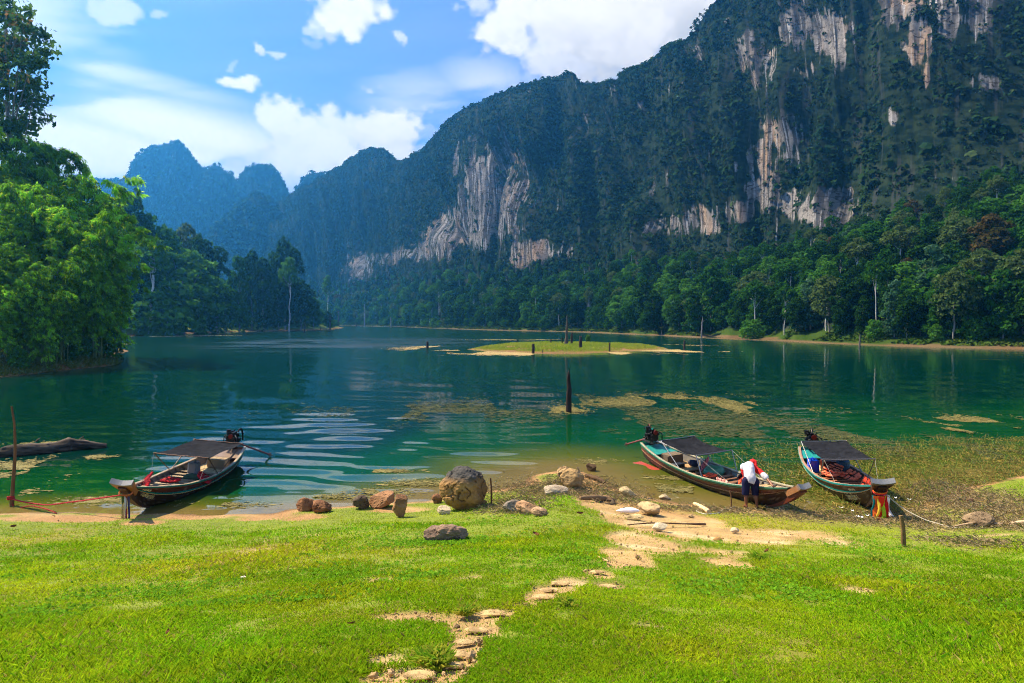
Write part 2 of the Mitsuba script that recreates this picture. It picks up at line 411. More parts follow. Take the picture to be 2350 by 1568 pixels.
def relief(P, seed, big=9.0, flute=2.4, skyline=1.6, keep=None):
    """Pushes the sheet in and out: buttresses, gullies, vertical flutes in the limestone, small ledges."""
    du, dv = np.gradient(P, axis=1), np.gradient(P, axis=0)
    n = np.cross(du, dv); n /= np.linalg.norm(n, axis=-1, keepdims=True) + 1e-9
    s = np.cumsum(np.linalg.norm(np.diff(P[P.shape[0] // 3], axis=0, prepend=P[P.shape[0] // 3][:1]), axis=1))[None, :] * np.ones(P.shape[:2])
    z = P[..., 2]
    a = fbm(np.stack([s / 70, z / 130, s * 0 + seed], -1), 4, seed) - .5
    gul = np.abs(fbm(np.stack([s / 48 + z / 300, z / 260, s * 0], -1), 3, seed + 7) - .5)
    fl = fbm(np.stack([s / 9, z / 70, s * 0], -1), 3, seed + 9) - .5 + .45 * (fbm(np.stack([s / 3.2, z / 26, s * 0], -1), 2, seed + 10) - .5)
    ledge = fbm(np.stack([s / 30, z / 14, s * 0], -1), 3, seed + 11) - .5
    off = big * 2 * a - big * 2.2 * sstep(.16, 0, gul) + flute * 2 * fl + 2.6 * ledge
    if keep is not None:
        off = off * keep
    Q = P + n * off[..., None] * np.sign(-(n[..., 1:2])) * 1.0
    Q[..., 2] += skyline * (fbm(np.stack([s / 22, z / 50, s * 0 + 3], -1), 4, seed + 13) - .5) * 2 * (keep if keep is not None else 1)
    return Q, s


BARE_ROCK = [(1110, 455, 62, 105, .0, 1), (1150, 400, 60, 70, 0, .8), (1065, 520, 70, 50, .4, 1), (1030, 545, 56, 38, .3, 1), (970, 582, 70, 24, .35, .95), (890, 594, 46, 20, .4, .8), (1150, 500, 50, 60, 0, .9), (822, 612, 36, 34, 0, .85), (1195, 584, 28, 34, 0, 1), (1235, 578, 42, 26, 0, 1.1), (1308, 578, 14, 18, 0, .8), (1050, 375, 12, 36, 0, .9), (1205, 420, 26, 70, 0, .62),
             (1712, 105, 26, 62, 0, .95), (1765, 150, 30, 50, 0, .9), (1830, 75, 45, 60, 0, .95), (1900, 85, 50, 66, 0, 1), (1930, 130, 18, 50, 0, .9), (1740, 185, 18, 45, -.3, .85), (2060, 8, 60, 40, 0, 1), (2105, 100, 36, 60, 0, 1), (2125, 170, 14, 50, 0, .9), (2180, 40, 30, 60, 0, .8), (2250, 185, 45, 22, 0, .75), (2240, 20, 34, 60, 0, .7), (1850, 160, 36, 26, 0, .75),
             (1780, 300, 46, 40, .0, .95), (1735, 365, 50, 66, .2, 1.05), (1755, 430, 34, 56, 0, 1), (1725, 420, 34, 50, 0, .8), (1800, 330, 40, 50, 0, .7), (1880, 480, 90, 40, 0, 1.1), (1925, 462, 40, 44, 0, 1.1), (1820, 476, 44, 36, 0, 1), (1700, 486, 50, 34, 0, 1.1), (1612, 506, 42, 42, 0, 1.1), (1550, 524, 44, 26, 0, .95), (1510, 530, 26, 20, 0, .8), (1760, 480, 40, 26, 0, .8), (1765, 390, 20, 90, 0, .55),
             (1560, 205, 14, 10, 0, .6), (1470, 245, 9, 14, 0, .6), (1345, 265, 8, 26, 0, .55), (2050, 270, 14, 20, 0, .6), (2115, 290, 12, 22, 0, .55), (2000, 300, 10, 16, 0, .5), (2320, 330, 18, 30, 0, .6), (1300, 575, 16, 20, 0, .5), (1500, 420, 14, 30, 0, .35), (1600, 120, 12, 30, 0, .5), (1670, 60, 10, 36, 0, .45)]


def bare_rock(P):
    """How bare the limestone is at these points."""
    d = P - EYE
    px = CX + FOCAL * d[..., 0] / (d[..., 1] * math.cos(PITCH) - d[..., 2] * math.sin(PITCH))
    py = CY - FOCAL * (d[..., 2] * math.cos(PITCH) + d[..., 1] * math.sin(PITCH)) / (d[..., 1] * math.cos(PITCH) - d[..., 2] * math.sin(PITCH))
    out = np.zeros(px.shape)
    for cx, cy, rx, ry, rot, w in BARE_ROCK:
        x, y = px - cx, py - cy
        x = x + rot * y
        out = np.maximum(out, w * np.exp(-.75 * ((x / rx) ** 2 + (y / ry) ** 2) ** 1.4))
    return out


us = np.concatenate([np.linspace(380, 700, 110), np.linspace(702, 2400, 560), np.linspace(2406, 3400, 90)])
FOOT_Y = [(380, 746), (800, 748), (900, 750), (1000, 754), (1100, 757.5), (1200, 760), (1300, 762), (1450, 768), (1650, 778), (1800, 784), (1900, 789), (2100, 797), (2350, 803), (2700, 815), (3400, 840)]
FOOT_D = [(u, EYE[2] / (-ray(u, y)[2])) for u, y in FOOT_Y]
foot_d = np.array(FOOT_D)
main = [
    (0.00, [(u, y + 1.6) for u, y in FOOT_Y], FOOT_D),
    (0.10, [(380, 735), (800, 738), (1000, 741), (1300, 746), (1450, 752), (1650, 757), (1900, 764), (2350, 770), (3400, 790)], [(u, d + 10 + d * .01) for u, d in FOOT_D]),
    (0.34, [(380, 640), (600, 660), (800, 668), (900, 655), (1000, 640), (1100, 630), (1200, 652), (1300, 640), (1450, 620), (1600, 605), (1750, 582), (1900, 562), (2050, 530), (2200, 470), (2350, 430), (2800, 420), (3400, 480)], [(u, d * 1.05 + 95) for u, d in FOOT_D]),
    (0.44, [(380, 612), (600, 600), (800, 600), (900, 580), (1000, 555), (1100, 545), (1200, 575), (1300, 560), (1450, 535), (1600, 520), (1750, 500), (1900, 490), (2050, 440), (2200, 370), (2350, 350), (2800, 350), (3400, 420)], [(u, d * 1.06 + 118) for u, d in FOOT_D]),
    (0.80, [(380, 600), (490, 565), (600, 500), (700, 440), (800, 395), (850, 375), (915, 400), (990, 355), (1100, 275), (1200, 240), (1310, 205), (1400, 215), (1490, 175), (1580, 115), (1660, 50), (1750, -20), (1900, -70), (2100, -100), (2350, -130), (2800, -130), (3400, 100)], [(u, d * 1.13 + 190) for u, d in FOOT_D]),
    (0.90, [(380, 590), (490, 552), (540, 520), (600, 482), (660, 442), (700, 424), (735, 402), (770, 384), (800, 362), (830, 344), (850, 338), (880, 342), (915, 367), (935, 362), (960, 346), (990, 320), (1020, 284), (1060, 256), (1110, 236), (1150, 220), (1200, 201), (1240, 192), (1285, 172), (1310, 168), (1335, 182), (1360, 190), (1400, 178), (1450, 152), (1490, 140), (1530, 102), (1580, 80), (1600, 64), (1620, 44), (1650, 10), (1700, -50), (1780, -110), (1900, -160), (2100, -200), (2350, -230), (2800, -240), (3400, 60)], [(u, d * 1.18 + 250) for u, d in FOOT_D]),
    (1.00, [(380, 650), (700, 560), (1000, 480), (1300, 380), (1600, 300), (1900, 180), (2350, 120), (3400, 300)], [(u, d * 1.6 + 480) for u, d in FOOT_D]),
]
main[5] = (main[5][0], [(u, y + 9) for u, y in main[5][1]], main[5][2])
P, vv = mountain_sheet(us, main, 250, 1)
keep = (sstep(.02, .16, vv) * (.25 + .75 * sstep(.3, .46, vv)) * (1 - .82 * sstep(.74, .88, vv)))[:, None] * np.ones(P.shape[:2])
far_keep = sstep(2500, 2000, us)[None, :] * .7 + .3
P, su = relief(P, 3, 9, 2.6, 1.6, keep * far_keep)
P[0, :, 2] = np.minimum(P[0, :, 2], -.6)
MAIN = P
bareM = bare_rock(P) * sstep(.3, .4, vv)[:, None] * sstep(.9, .86, vv)[:, None]
bankM = sstep(.07, .03, vv)[:, None] * np.ones(P.shape[:2])


def rock_color(p, n, uv):
    """Limestone faces with hanging dark and rusty streaks, dark scrub soil elsewhere, bare earth at the waterline."""
    s = uv.x
    bare = uv.y
    z = p.z
    drip = mikit.fbm(s * .55, z * .030, 3.1, 4)
    drip2 = mikit.fbm(s * 1.1, z * .055, 9.7, 3)
    patch = mikit.fbm(s * .05, z * .05, 1.7, 3)
    grain = mikit.fbm(s * .35, z * .16, 5.0, 4)
    tone = mikit.mix([.115, .112, .11], [.20, .19, .175], mikit.smoothstep(.3, .7, grain))
    tone = mikit.mix(tone, [.27, .18, .11], mikit.smoothstep(.5, .72, mikit.fbm(s * .08 + 9, z * .02, 2.0, 3)) * .7)
    tone = mikit.mix(tone, [.045, .048, .05], mikit.smoothstep(.46, .60, drip) * .9)
    tone = mikit.mix(tone, [.31, .305, .295], mikit.smoothstep(.58, .72, drip2) * .8)
    leafy = mikit.fbm(s * .55 + p.y * .2, z * .6, 2.0, 4)
    scrub = mikit.mix([.006, .015, .011], [.020, .033, .019], mikit.smoothstep(.3, .72, leafy))
    scrub = mikit.mix(scrub, [.045, .05, .048], mikit.smoothstep(.58, .72, drip) * .55)
    tone = tone * (1 - .75 * mikit.smoothstep(.035, .0, dr.abs(mikit.fbm(s * .16, z * .30, 7.0, 3) - .5)))
    tone = tone * (.6 + .8 * mikit.fbm(s * 1.3, z * .9, 4.0, 3))
    w = mikit.smoothstep(.36, .58, bare + (drip - .5) * 1.1 + (drip2 - .5) * .6 + (grain - .5) * .9 - mikit.smoothstep(.46, .60, patch) * .34)
    col = mikit.mix(scrub, tone, w)
    earth = mikit.mix([.13, .08, .04], [.13, .105, .055], mikit.fbm(p.x * .12, p.y * .12, z, 3))
    grassy = mikit.mix([.022, .055, .008], [.055, .085, .016], grain)
    low = mikit.mix(earth, grassy, mikit.smoothstep(.35, .95, z + (mikit.fbm(p.x * .07, p.y * .07, 0.0, 3) - .5) * 1.5))
    return mikit.mix(col, low, mikit.smoothstep(4.2, 2.6, z))


scene['m_rock_face'] = {'type': 'twosided', 'bsdf': {'type': 'diffuse', 'reflectance': mikit.proc(rock_color)}}


def sheet_entry(key, P, s, bare, label):
    f = grid_faces(*P.shape[:2])
    v = P.reshape(-1, 3)
    t = trimesh.Trimesh(v, f, process=False)
    if np.median(t.face_normals[:, 1]) > 0:
        f = f[:, ::-1]
    scene[key] = mikit.ply(trimesh.Trimesh(v, f, process=False), 'm_rock_face', smooth=True, uv=np.stack([s, bare], -1).reshape(-1, 2))
    labels[key] = {'label': label, 'kind': 'structure'}


sheet_entry('mountain', P, su, bareM, 'long limestone mountain with pale bare cliffs above the jungle')

# far karst peaks, and a small wooded cone before them
us2 = np.linspace(-260, 760, 240)
peaks = [(0, [(-260, 750), (60, 750), (760, 750)], [(60, 1330), (760, 1330)]),
         (.30, [(60, 640), (300, 600), (760, 620)], [(60, 1450), (760, 1450)]),
         (.80, [(60, 430), (220, 430), (280, 425), (320, 380), (345, 360), (400, 345), (450, 392), (500, 400), (545, 425), (580, 395), (610, 395), (640, 420), (665, 460), (700, 425), (730, 420), (760, 440)], [(60, 1600), (760, 1600)]),
         (.90, [(60, 404), (220, 404), (262, 408), (285, 398), (302, 370), (322, 344), (345, 331), (372, 325), (400, 319), (424, 330), (448, 366), (470, 381), (490, 372), (520, 389), (546, 407), (556, 386), (580, 373), (612, 372), (637, 392), (655, 420), (668, 448), (690, 410), (705, 394), (725, 388), (745, 392), (760, 400)], [(60, 1640), (760, 1640)]),
         (1.0, [(60, 560), (400, 520), (760, 560)], [(60, 1950), (760, 1950)])]
peaks = [(t, yk, [(u, d * 1.18) for u, d in dk]) for t, yk, dk in peaks]
peaks[3] = (peaks[3][0], [(u, y + 9) for u, y in peaks[3][1]], peaks[3][2])
P2, v2 = mountain_sheet(us2, peaks, 110, 2)
P2, s2 = relief(P2, 21, 15, 3.5, 2.2, (sstep(.1, .4, v2) * (1 - .9 * sstep(.7, .86, v2)))[:, None] * np.ones(P2.shape[:2]))
PEAKS = P2
sheet_entry('mountain_001', P2, s2, bare_rock(P2) * 0 + .28 * (fbm(P2 / 45, 3, 5) > .62), 'distant karst peaks fading into blue haze')
us3 = np.linspace(430, 760, 90)
cone = [(0, [(430, 747), (760, 747)], [(430, 1050), (760, 1050)]), (.3, [(430, 640), (600, 600), (760, 600)], [(430, 1120), (760, 1120)]),
        (.85, [(430, 560), (480, 540), (520, 505), (560, 470), (590, 450), (620, 462), (650, 500), (700, 540), (760, 560)], [(430, 1240), (760, 1240)]), (1., [(430, 620), (590, 560), (760, 620)], [(430, 1420), (760, 1420)])]
cone = [(t, yk, [(u, d * 1.15) for u, d in dk]) for t, yk, dk in cone]
P3, v3 = mountain_sheet(us3, cone, 60, 3)
P3, s3 = relief(P3, 33, 8, 2.5, 4, (sstep(.1, .4, v3) * (1 - .8 * sstep(.65, .85, v3)))[:, None] * np.ones(P3.shape[:2]))
CONE = P3
sheet_entry('mountain_002', P3, s3, np.zeros(P3.shape[:2]), 'small wooded cone of rock in front of the distant peaks')
# ------------------------------------------------------------------ foliage
def rot_to(nrm, r):
    """Random frames whose third axis is nrm."""
    a = np.cross(nrm, r.normal(size=nrm.shape)); a /= np.linalg.norm(a, axis=1, keepdims=True) + 1e-9
    return a, np.cross(nrm, a)


def leaf_quads(p, nrm, size, r, aspect=1.0, cup=.0):
    """One ragged quad per point, lying across its normal: (vertices, triangles)."""
    a, b = rot_to(nrm, r)
    s = np.broadcast_to(size, (len(p),))[:, None]
    k = r.uniform(.6, 1.25, (len(p), 4, 1))
    v = np.stack([p + a * s * k[:, 0] * aspect, p + b * s * k[:, 1] + nrm * s * cup, p - a * s * k[:, 2] * aspect, p - b * s * k[:, 3] + nrm * s * cup], 1).reshape(-1, 3)
    i = np.arange(len(p))[:, None] * 4
    f = np.vstack([i + [0, 1, 2], i + [0, 2, 3]])
    return v, f


def lump_points(lumps, n, r, thick=.28):
    """Points in the outer shell of a set of ellipsoids and the outward directions there; points deep inside other lumps are dropped."""
    L = np.asarray(lumps, float)               # x y z rx ry rz
    w = (L[:, 3] * L[:, 4] + L[:, 4] * L[:, 5] + L[:, 3] * L[:, 5]); w = w / w.sum()
    k = r.choice(len(L), n, p=w)
    d = r.normal(size=(n, 3)); d /= np.linalg.norm(d, axis=1, keepdims=True)
    d[:, 2] = np.where((d[:, 2] < -.35) & (r.random(n) < .75), -d[:, 2], d[:, 2])
    rad = 1 - thick * r.random(n) ** 1.6 + .10 * (r.random(n) - .5)
    p = L[k, :3] + d * L[k, 3:] * rad[:, None]
    inside = np.zeros(n, bool)
    for q in L:
        inside |= (((p - q[:3]) / (q[3:] * .72)) ** 2).sum(1) < 1
    nr = d / L[k, 3:]; nr /= np.linalg.norm(nr, axis=1, keepdims=True)
    return p[~inside], nr[~inside], k[~inside]


def crown_soup(lumps, n, leaf, colors, r, jitter=.75, droop=.2, cup=.15):
    p, nr, k = lump_points(lumps, n, r)
    p = p + r.normal(0, leaf * .35, p.shape)
    nr = nr + r.normal(0, jitter, nr.shape); nr[:, 2] += .25; nr /= np.linalg.norm(nr, axis=1, keepdims=True)
    v, f = leaf_quads(p, nr, leaf * r.uniform(.6, 1.3, len(p)), r, 1.15, cup)
    c0, c1, c2 = map(np.asarray, colors)
    lump_tone = r.random(len(lumps))[k]
    t = np.clip(lump_tone * .6 + r.random(len(p)) * .6, 0, 1)[:, None]
    c = c0 * (1 - t) + c1 * t
    c = np.where((r.random(len(p)) < .07)[:, None], c2, c)
    c = c * r.uniform(.7, 1.25, (len(p), 1))
    return Soup().add(v, f, np.repeat(c, 4, 0))


def lumpy_crown(r, h0, h1, rad, shape, n=14, sub=.42):
    out = []
    for i in range(n):
        t = (i + r.random()) / n
        z = h0 + (h1 - h0) * t
        if shape == 'dome':
            R = rad * math.sqrt(max(0, 1 - (max(0, t - .25) / .78) ** 2)) * (.75 + .25 * min(1, t * 4))
        elif shape == 'column':
            R = rad * (1.08 - .12 * t - .6 * max(0, t - .75) / .25) * (.75 + .4 * r.random())
        elif shape == 'umbrella':
            R = rad * math.sqrt(max(.05, 1 - t ** 2)) * (1 if t > .15 else .85)
        elif shape == 'cone':
            R = rad * (1.05 - t)
        else:
            R = rad * (.55 + .5 * r.random())
        a = i * 2.4 + r.random() * .9
        q = sub * rad * r.uniform(.75, 1.25) * (.65 + .5 * (1 - t))
        off = max(0, R - q * .55) * (r.random() ** .45)
        out.append((math.cos(a) * off, math.sin(a) * off, z, q, q, q * r.uniform(.55, .9)))
    return out


def trunk_soup(r, h, r0, r1, lean=.05, limbs=(), col=(.30, .27, .22)):
    s = Soup()
    pts = [np.array([0, 0, -1.5])]
    n = 7
    for i in range(1, n + 1):
        pts.append(np.array([lean * h * math.sin(i / n * 2) * .5 + r.normal(0, .012 * h), r.normal(0, .012 * h), h * i / n]))
    c = curve(pts, 14)
    v, f = tube(c, np.linspace(r0, r1, 14), 6)
    s.add(v, f, dirt(v, col, .4, .8))
    for q in limbs:
        t = r.uniform(.62, .98)
        b = c[min(13, int(t * 13))]
        e = np.array(q[:3])
        m = (b + e) / 2 + [0, 0, -.08 * h * r.random()]
        v, f = tube(curve([b, m, e], 7), np.linspace(r1 * .8, r1 * .22, 7), 4, False)
        s.add(v, f, dirt(v, col, .4, .8))
    return s


DARK = ((0.0108, 0.044, 0.0078), (0.0216, 0.0748, 0.0117), (0.042, 0.1056, 0.0143))
GREEN = ((0.0188, 0.0838, 0.0102), (0.0403, 0.138, 0.0146), (0.0739, 0.1774, 0.0218))
LIGHT = ((0.0435, 0.1507, 0.0162), (0.0798, 0.2203, 0.0242), (0.1161, 0.2551, 0.0362))
OLIVE = ((0.0525, 0.099, 0.0244), (0.0975, 0.154, 0.0447), (0.1275, 0.187, 0.0569))
RUST = ((.030, .050, .014), (.085, .066, .022), (.110, .066, .024))
SILVER = ((0.03, 0.0968, 0.0325), (0.072, 0.1672, 0.078), (0.18, 0.3168, 0.195))
GROUPS = {}


def tree_kind(name, seed, colors, shape, h, rad, h0, nleaf, leaf, trunk=(.28, .10), bark=(.26, .23, .18), lumps=14, sub=.42, vines=0):
    """A shapegroup with a crown and a trunk, of a tree h metres tall."""
    r = np.random.default_rng(seed)
    L = lumpy_crown(r, h0 * h, h * .93, rad, shape, lumps, sub)
    crown = crown_soup(L, nleaf, leaf, colors, r)
    if vines:
        p = np.stack([r.normal(0, rad * .33, vines), r.normal(0, rad * .33, vines), r.uniform(.05, h0 + .15, vines) * h], 1)
        nr = p * [1, 1, 0] + r.normal(0, .5, p.shape) + [0, 0, .1]; nr /= np.linalg.norm(nr, axis=1, keepdims=True)
        v, f = leaf_quads(p, nr, leaf * r.uniform(.5, 1.1, vines), r)
        c = np.asarray(colors[0]) * r.uniform(.7, 1.6, (vines, 1))
        crown.add(v, f, np.repeat(c, 4, 0))
    tr = trunk_soup(r, (h0 + .5 * (1 - h0)) * h, trunk[0] * h / 18, trunk[1] * h / 18, .04, [q for q in L[::2]], bark)
    v, f, c = crown.arrays(); tv, tf, tc = tr.arrays()
    g = {'type': 'shapegroup', 'crown': mikit.ply(trimesh.Trimesh(v, f, process=False), 'm_tree_leaf', color=np.clip(c, 0, 1)), 'trunk': mikit.ply(trimesh.Trimesh(tv, tf, process=False), 'm_far_leaf', smooth=True, color=np.clip(tc, 0, 1))}
    scene['g_' + name] = g
    GROUPS[name] = h


tree_kind('dome_dark', 1, DARK, 'dome', 16, 5.2, .30, 2940, 0.377, lumps=20, vines=260)
tree_kind('dome_green', 2, GREEN, 'dome', 15, 5.0, .28, 2940, 0.377, lumps=20, vines=260)
tree_kind('dome_light', 3, LIGHT, 'dome', 13, 4.6, .25, 2660, 0.344, lumps=18, vines=200)
tree_kind('dome_olive', 4, OLIVE, 'dome', 15, 4.8, .35, 2380, 0.344, lumps=18)
tree_kind('dome_rust', 5, RUST, 'dome', 16, 4.8, .40, 2380, 0.361, lumps=18)
tree_kind('column_dark', 6, DARK, 'column', 18, 3.6, .08, 3080, 0.377, lumps=22, sub=.5)
tree_kind('column_green', 7, GREEN, 'column', 16, 3.3, .06, 2800, 0.361, lumps=20, sub=.5)
tree_kind('column_silver', 8, SILVER, 'column', 14, 2.9, .05, 2100, 0.328, lumps=16, sub=.5)
tree_kind('umbrella_green', 9, GREEN, 'umbrella', 20, 5.0, .70, 1819, 0.361, (.24, .12), (.50, .47, .42), 13, .40)
tree_kind('umbrella_light', 10, LIGHT, 'umbrella', 20, 4.4, .68, 1540, 0.344, (.24, .12), (.58, .54, .48), 12, .40)
tree_kind('umbrella_olive', 11, OLIVE, 'umbrella', 20, 4.6, .66, 1680, 0.344, (.26, .12), (.55, .50, .44), 12, .42)
tree_kind('bush_light', 12, LIGHT, 'dome', 6, 3.4, .05, 1540, 0.279, (.1, .05), lumps=12, sub=.5)
tree_kind('bush_green', 13, GREEN, 'dome', 6, 3.6, .05, 1540, 0.279, (.1, .05), lumps=12, sub=.5)
tree_kind('cone_green', 14, GREEN, 'cone', 15, 4.6, .05, 2660, 0.361, lumps=20, sub=.44)
TR = np.random.default_rng(77)


def plant(key, kind, pos, height, yaw=None, squash=1.0, label=None, cat='tree', group=None):
    s = height / GROUPS[kind]
    yaw = TR.uniform(0, 360) if yaw is None else yaw
    scene[key] = {'type': 'instance', 'group': {'type': 'ref', 'id': 'g_' + kind}, 'to_world': T().translate([float(x) for x in pos]).rotate([0, 0, 1], float(yaw)).scale([s * squash, s * squash, s])}
    if label:
        tag(key, label, cat, group)
    return key


class Spread:
    """Keeps planted things some distance apart."""

    def __init__(self, cell):
        self.cell, self.d = cell, {}

    def ok(self, x, y, gap):
        i, j = int(x // self.cell), int(y // self.cell)
        k = int(gap / self.cell) + 1
        for a in range(i - k, i + k + 1):
            for b in range(j - k, j + k + 1):
                for q in self.d.get((a, b), ()):
                    if (q[0] - x) ** 2 + (q[1] - y) ** 2 < gap * gap:
                        return False
        self.d.setdefault((i, j), []).append((x, y))
        return True


def sample_sheet(P, v, lo, hi, n, r, ulo=0, uhi=None):
    """n points spread by area over the rows lo..hi of a sheet: positions, (row, column)."""
    a = np.linalg.norm(np.cross(P[1:, :-1] - P[:-1, :-1], P[:-1, 1:] - P[:-1, :-1]), axis=-1)
    row = (v[:-1] >= lo) & (v[:-1] < hi)
    a = a * row[:, None]
    if uhi:
        a[:, :ulo] = 0; a[:, uhi:] = 0
    k = r.choice(a.size, n, p=a.ravel() / a.sum())
    i, j = np.unravel_index(k, a.shape)
    s, t = r.random((2, n, 1))
    p = P[i, j] + (P[i + 1, j] - P[i, j]) * s + (P[i, j + 1] - P[i, j]) * t
    return p, i, j


def pixel_x(p):
    return CX + FOCAL * p[..., 0] / p[..., 1]


# trees that stand out, read off the photograph: (px of trunk, px row of top, px row of foot, depth beyond the waterline there, kind, width factor, label)
def surface_on(P, px, depth):
    """Point of a sheet at this bearing and distance."""
    row = P[:, np.argmin(np.abs(pixel_x(P[3]) - px))]
    k = np.argsort(row[:140, 1])
    return np.array([np.interp(depth, row[:140][k, 1], row[:140][k, i]) for i in range(3)])


HEROES = [(1897, 596, 16, 'umbrella_light', 1.15, 'tall pale-trunked tree with a flat light green crown above the right shore'), (2012, 590, 14, 'umbrella_green', .85, 'slim tall tree with a leaning pale trunk, right of the flat-crowned tree'), (1968, 540, 44, 'umbrella_olive', 1.2, 'greyish green spreading tree standing high behind the two pale-trunked trees'),
          (1615, 600, 26, 'column_green', 1.2, 'vine-covered green tree column above the middle of the right shore'), (1725, 640, 14, 'umbrella_green', 1.1, 'dark green tree with twin short trunks on the wooded point'), (1232, 652, 14, 'umbrella_light', .9, 'light green slender tree on a white trunk behind the grassy islet'),
          (2140, 560, 24, 'column_silver', 1.3, 'creeper-draped tree with silvery leaves in the dark right forest'), (2050, 640, 8, 'column_silver', .8, 'short silvery creeper mound beside the slim leaning tree'), (1858, 632, 18, 'column_silver', 1.1, 'silver-leaved creeper tower just left of the flat-crowned tree'),
          (2270, 490, 40, 'dome_rust', 1.15, 'broad rust-tinged tree crown on the upper right'), (2200, 490, 46, 'dome_olive', 1.1, 'large olive tree crown beside the rust-tinged one'), (1722, 735, 5, 'bush_light', 1.3, 'bright light green bush at the tip of the wooded point'), (2010, 735, 6, 'bush_light', 1.2, 'yellow-green bush low on the right shore'), (2150, 745, 6, 'bush_light', 1.0, 'yellow-green bush farther right on the shore bank'),
          (1545, 690, 10, 'column_silver', 1.0, 'grey-leaved creeper bush above the shadowed cove'), (1480, 640, 14, 'column_dark', 1.3, 'dark pillar of creepers at the edge of the cove'), (1010, 640, 30, 'umbrella_light', .8, 'white-trunked tree far off below the main cliff'), (1080, 660, 24, 'umbrella_green', .8, 'far tree with a pale trunk left of the islet stumps'),
          (752, 628, -140, 'umbrella_light', 1.0, 'lone flat-topped tree on a thin trunk at the end of the left point'), (1345, 655, 18, 'umbrella_olive', .7, 'thin-trunked olive tree right of the islet'), (2075, 600, 30, 'dome_light', 1.2, 'pale green rounded tree between the slim tree and the silvery one')]
spread = Spread(6.0)
for px, top, back, kind, wf, label in HEROES:
    if back < 0:
        continue
    d = np.interp(px, foot_d[:, 0], foot_d[:, 1]) + back
    b = surface_on(MAIN, px, d)
    h = at(px, top, d)[2] - b[2]
    spread.ok(b[0], b[1], 1)
    plant(free('hero_tree' if 0 else ('bush' if 'bush' in kind else 'forest_tree')), kind, b, h, None, wf * 18 / max(h, 10) * (h / 18) ** .5, label, 'bush' if 'bush' in kind else 'tree')

p, ii, jj = sample_sheet(MAIN, vv, .03, .365, 32000, TR, 60, 700)
pxs = pixel_x(p)
found = []
for q, i, j, x in zip(p, ii, jj, pxs):
    if not (560 < x < 2460) or q[2] < 1.6 or bareM[i, j] > .3:
        continue
    d = q[1]
    gap = 4.6 + d * .0042
    if vv[i] < .1:
        gap *= .62
    if spread.ok(q[0], q[1], gap):
        found.append((q, vv[i], d, x))
KINDS = ['dome_dark', 'dome_green', 'column_dark', 'column_green', 'cone_green', 'dome_light', 'umbrella_green', 'dome_olive', 'umbrella_olive', 'dome_rust', 'column_silver', 'umbrella_light']
ODDS = np.array([22, 21, 13, 13, 6, 8, 6, 5, 3, .4, 1.2, 2.2]); ODDS = ODDS / ODDS.sum()
found.sort(key=lambda t: t[2] / (1 if t[1] >= .08 else .7))
LOOK = {'dome': 'round-crowned', 'column': 'tall creeper-clad', 'cone': 'tapering', 'umbrella': 'flat-crowned', 'bush': 'low'}
TINT = {'dark': 'dark green', 'green': 'mid green', 'light': 'light green', 'olive': 'olive green', 'rust': 'rust-tinged', 'silver': 'silver-leaved'}
nt = 0


def place_words(x, v):
    e = next(w for lim, w in ((1000, 'at the far end of the lake'), (1200, 'across the lake under the big cliff'), (1400, 'across the lake behind the islet'), (1560, 'round the shadowed cove'), (1700, 'right of the shadowed cove'), (1860, 'left of the flat-crowned pale-trunked tree'), (2040, 'round the pale-trunked trees'), (2200, 'right of the slim pale-trunked tree'), (9999, 'in the dark forest at the right edge')) if x < lim)
    return ('by the waterline ' if v < .1 else 'low down ' if v < .18 else 'half way up ' if v < .28 else 'high up ') + e


for q, v, d, x in found:
    u = TR.random()
    if v < .075:
        kind = ['bush_green', 'bush_light', 'column_green', 'dome_green'][int(u * 3.999)] if u > .1 else 'bush_light'
        h = TR.uniform(3.5, 7.5) if 'bush' in kind else TR.uniform(7, 11)
    else:
        kind = KINDS[TR.choice(len(KINDS), p=ODDS)]
        h = TR.uniform(9, 16) * (1 + d / 2200) * (1.2 if 'umbrella' in kind else 1)
        h *= 1 - .45 * sstep(.22, .36, v)
    s = TR.uniform(.9, 1.25)
    if nt < 150:
        k = 'bush' if 'bush' in kind else 'forest_tree'
        where = place_words(x, v)
        a, b = kind.split('_')
        if k == 'bush':
            plant(free(k), kind, q, h, None, s, f'{TINT[b]} bush {where}', 'bush', f'{TINT[b]} bushes {where}')
        else:
            plant(free(k), kind, q, h, None, s, f'{TINT[b]} {LOOK[a]} tree {where}', 'tree', f'{TINT[b]} {LOOK[a]} trees {where}')
    else:
        plant(f'jungle__{nt - 149:04d}', kind, q, h, None, s)
    nt += 1
labels['jungle'] = {'label': 'unbroken jungle on the slope between the shore trees and the cliffs', 'category': 'jungle', 'kind': 'stuff'}
print('forest', nt)


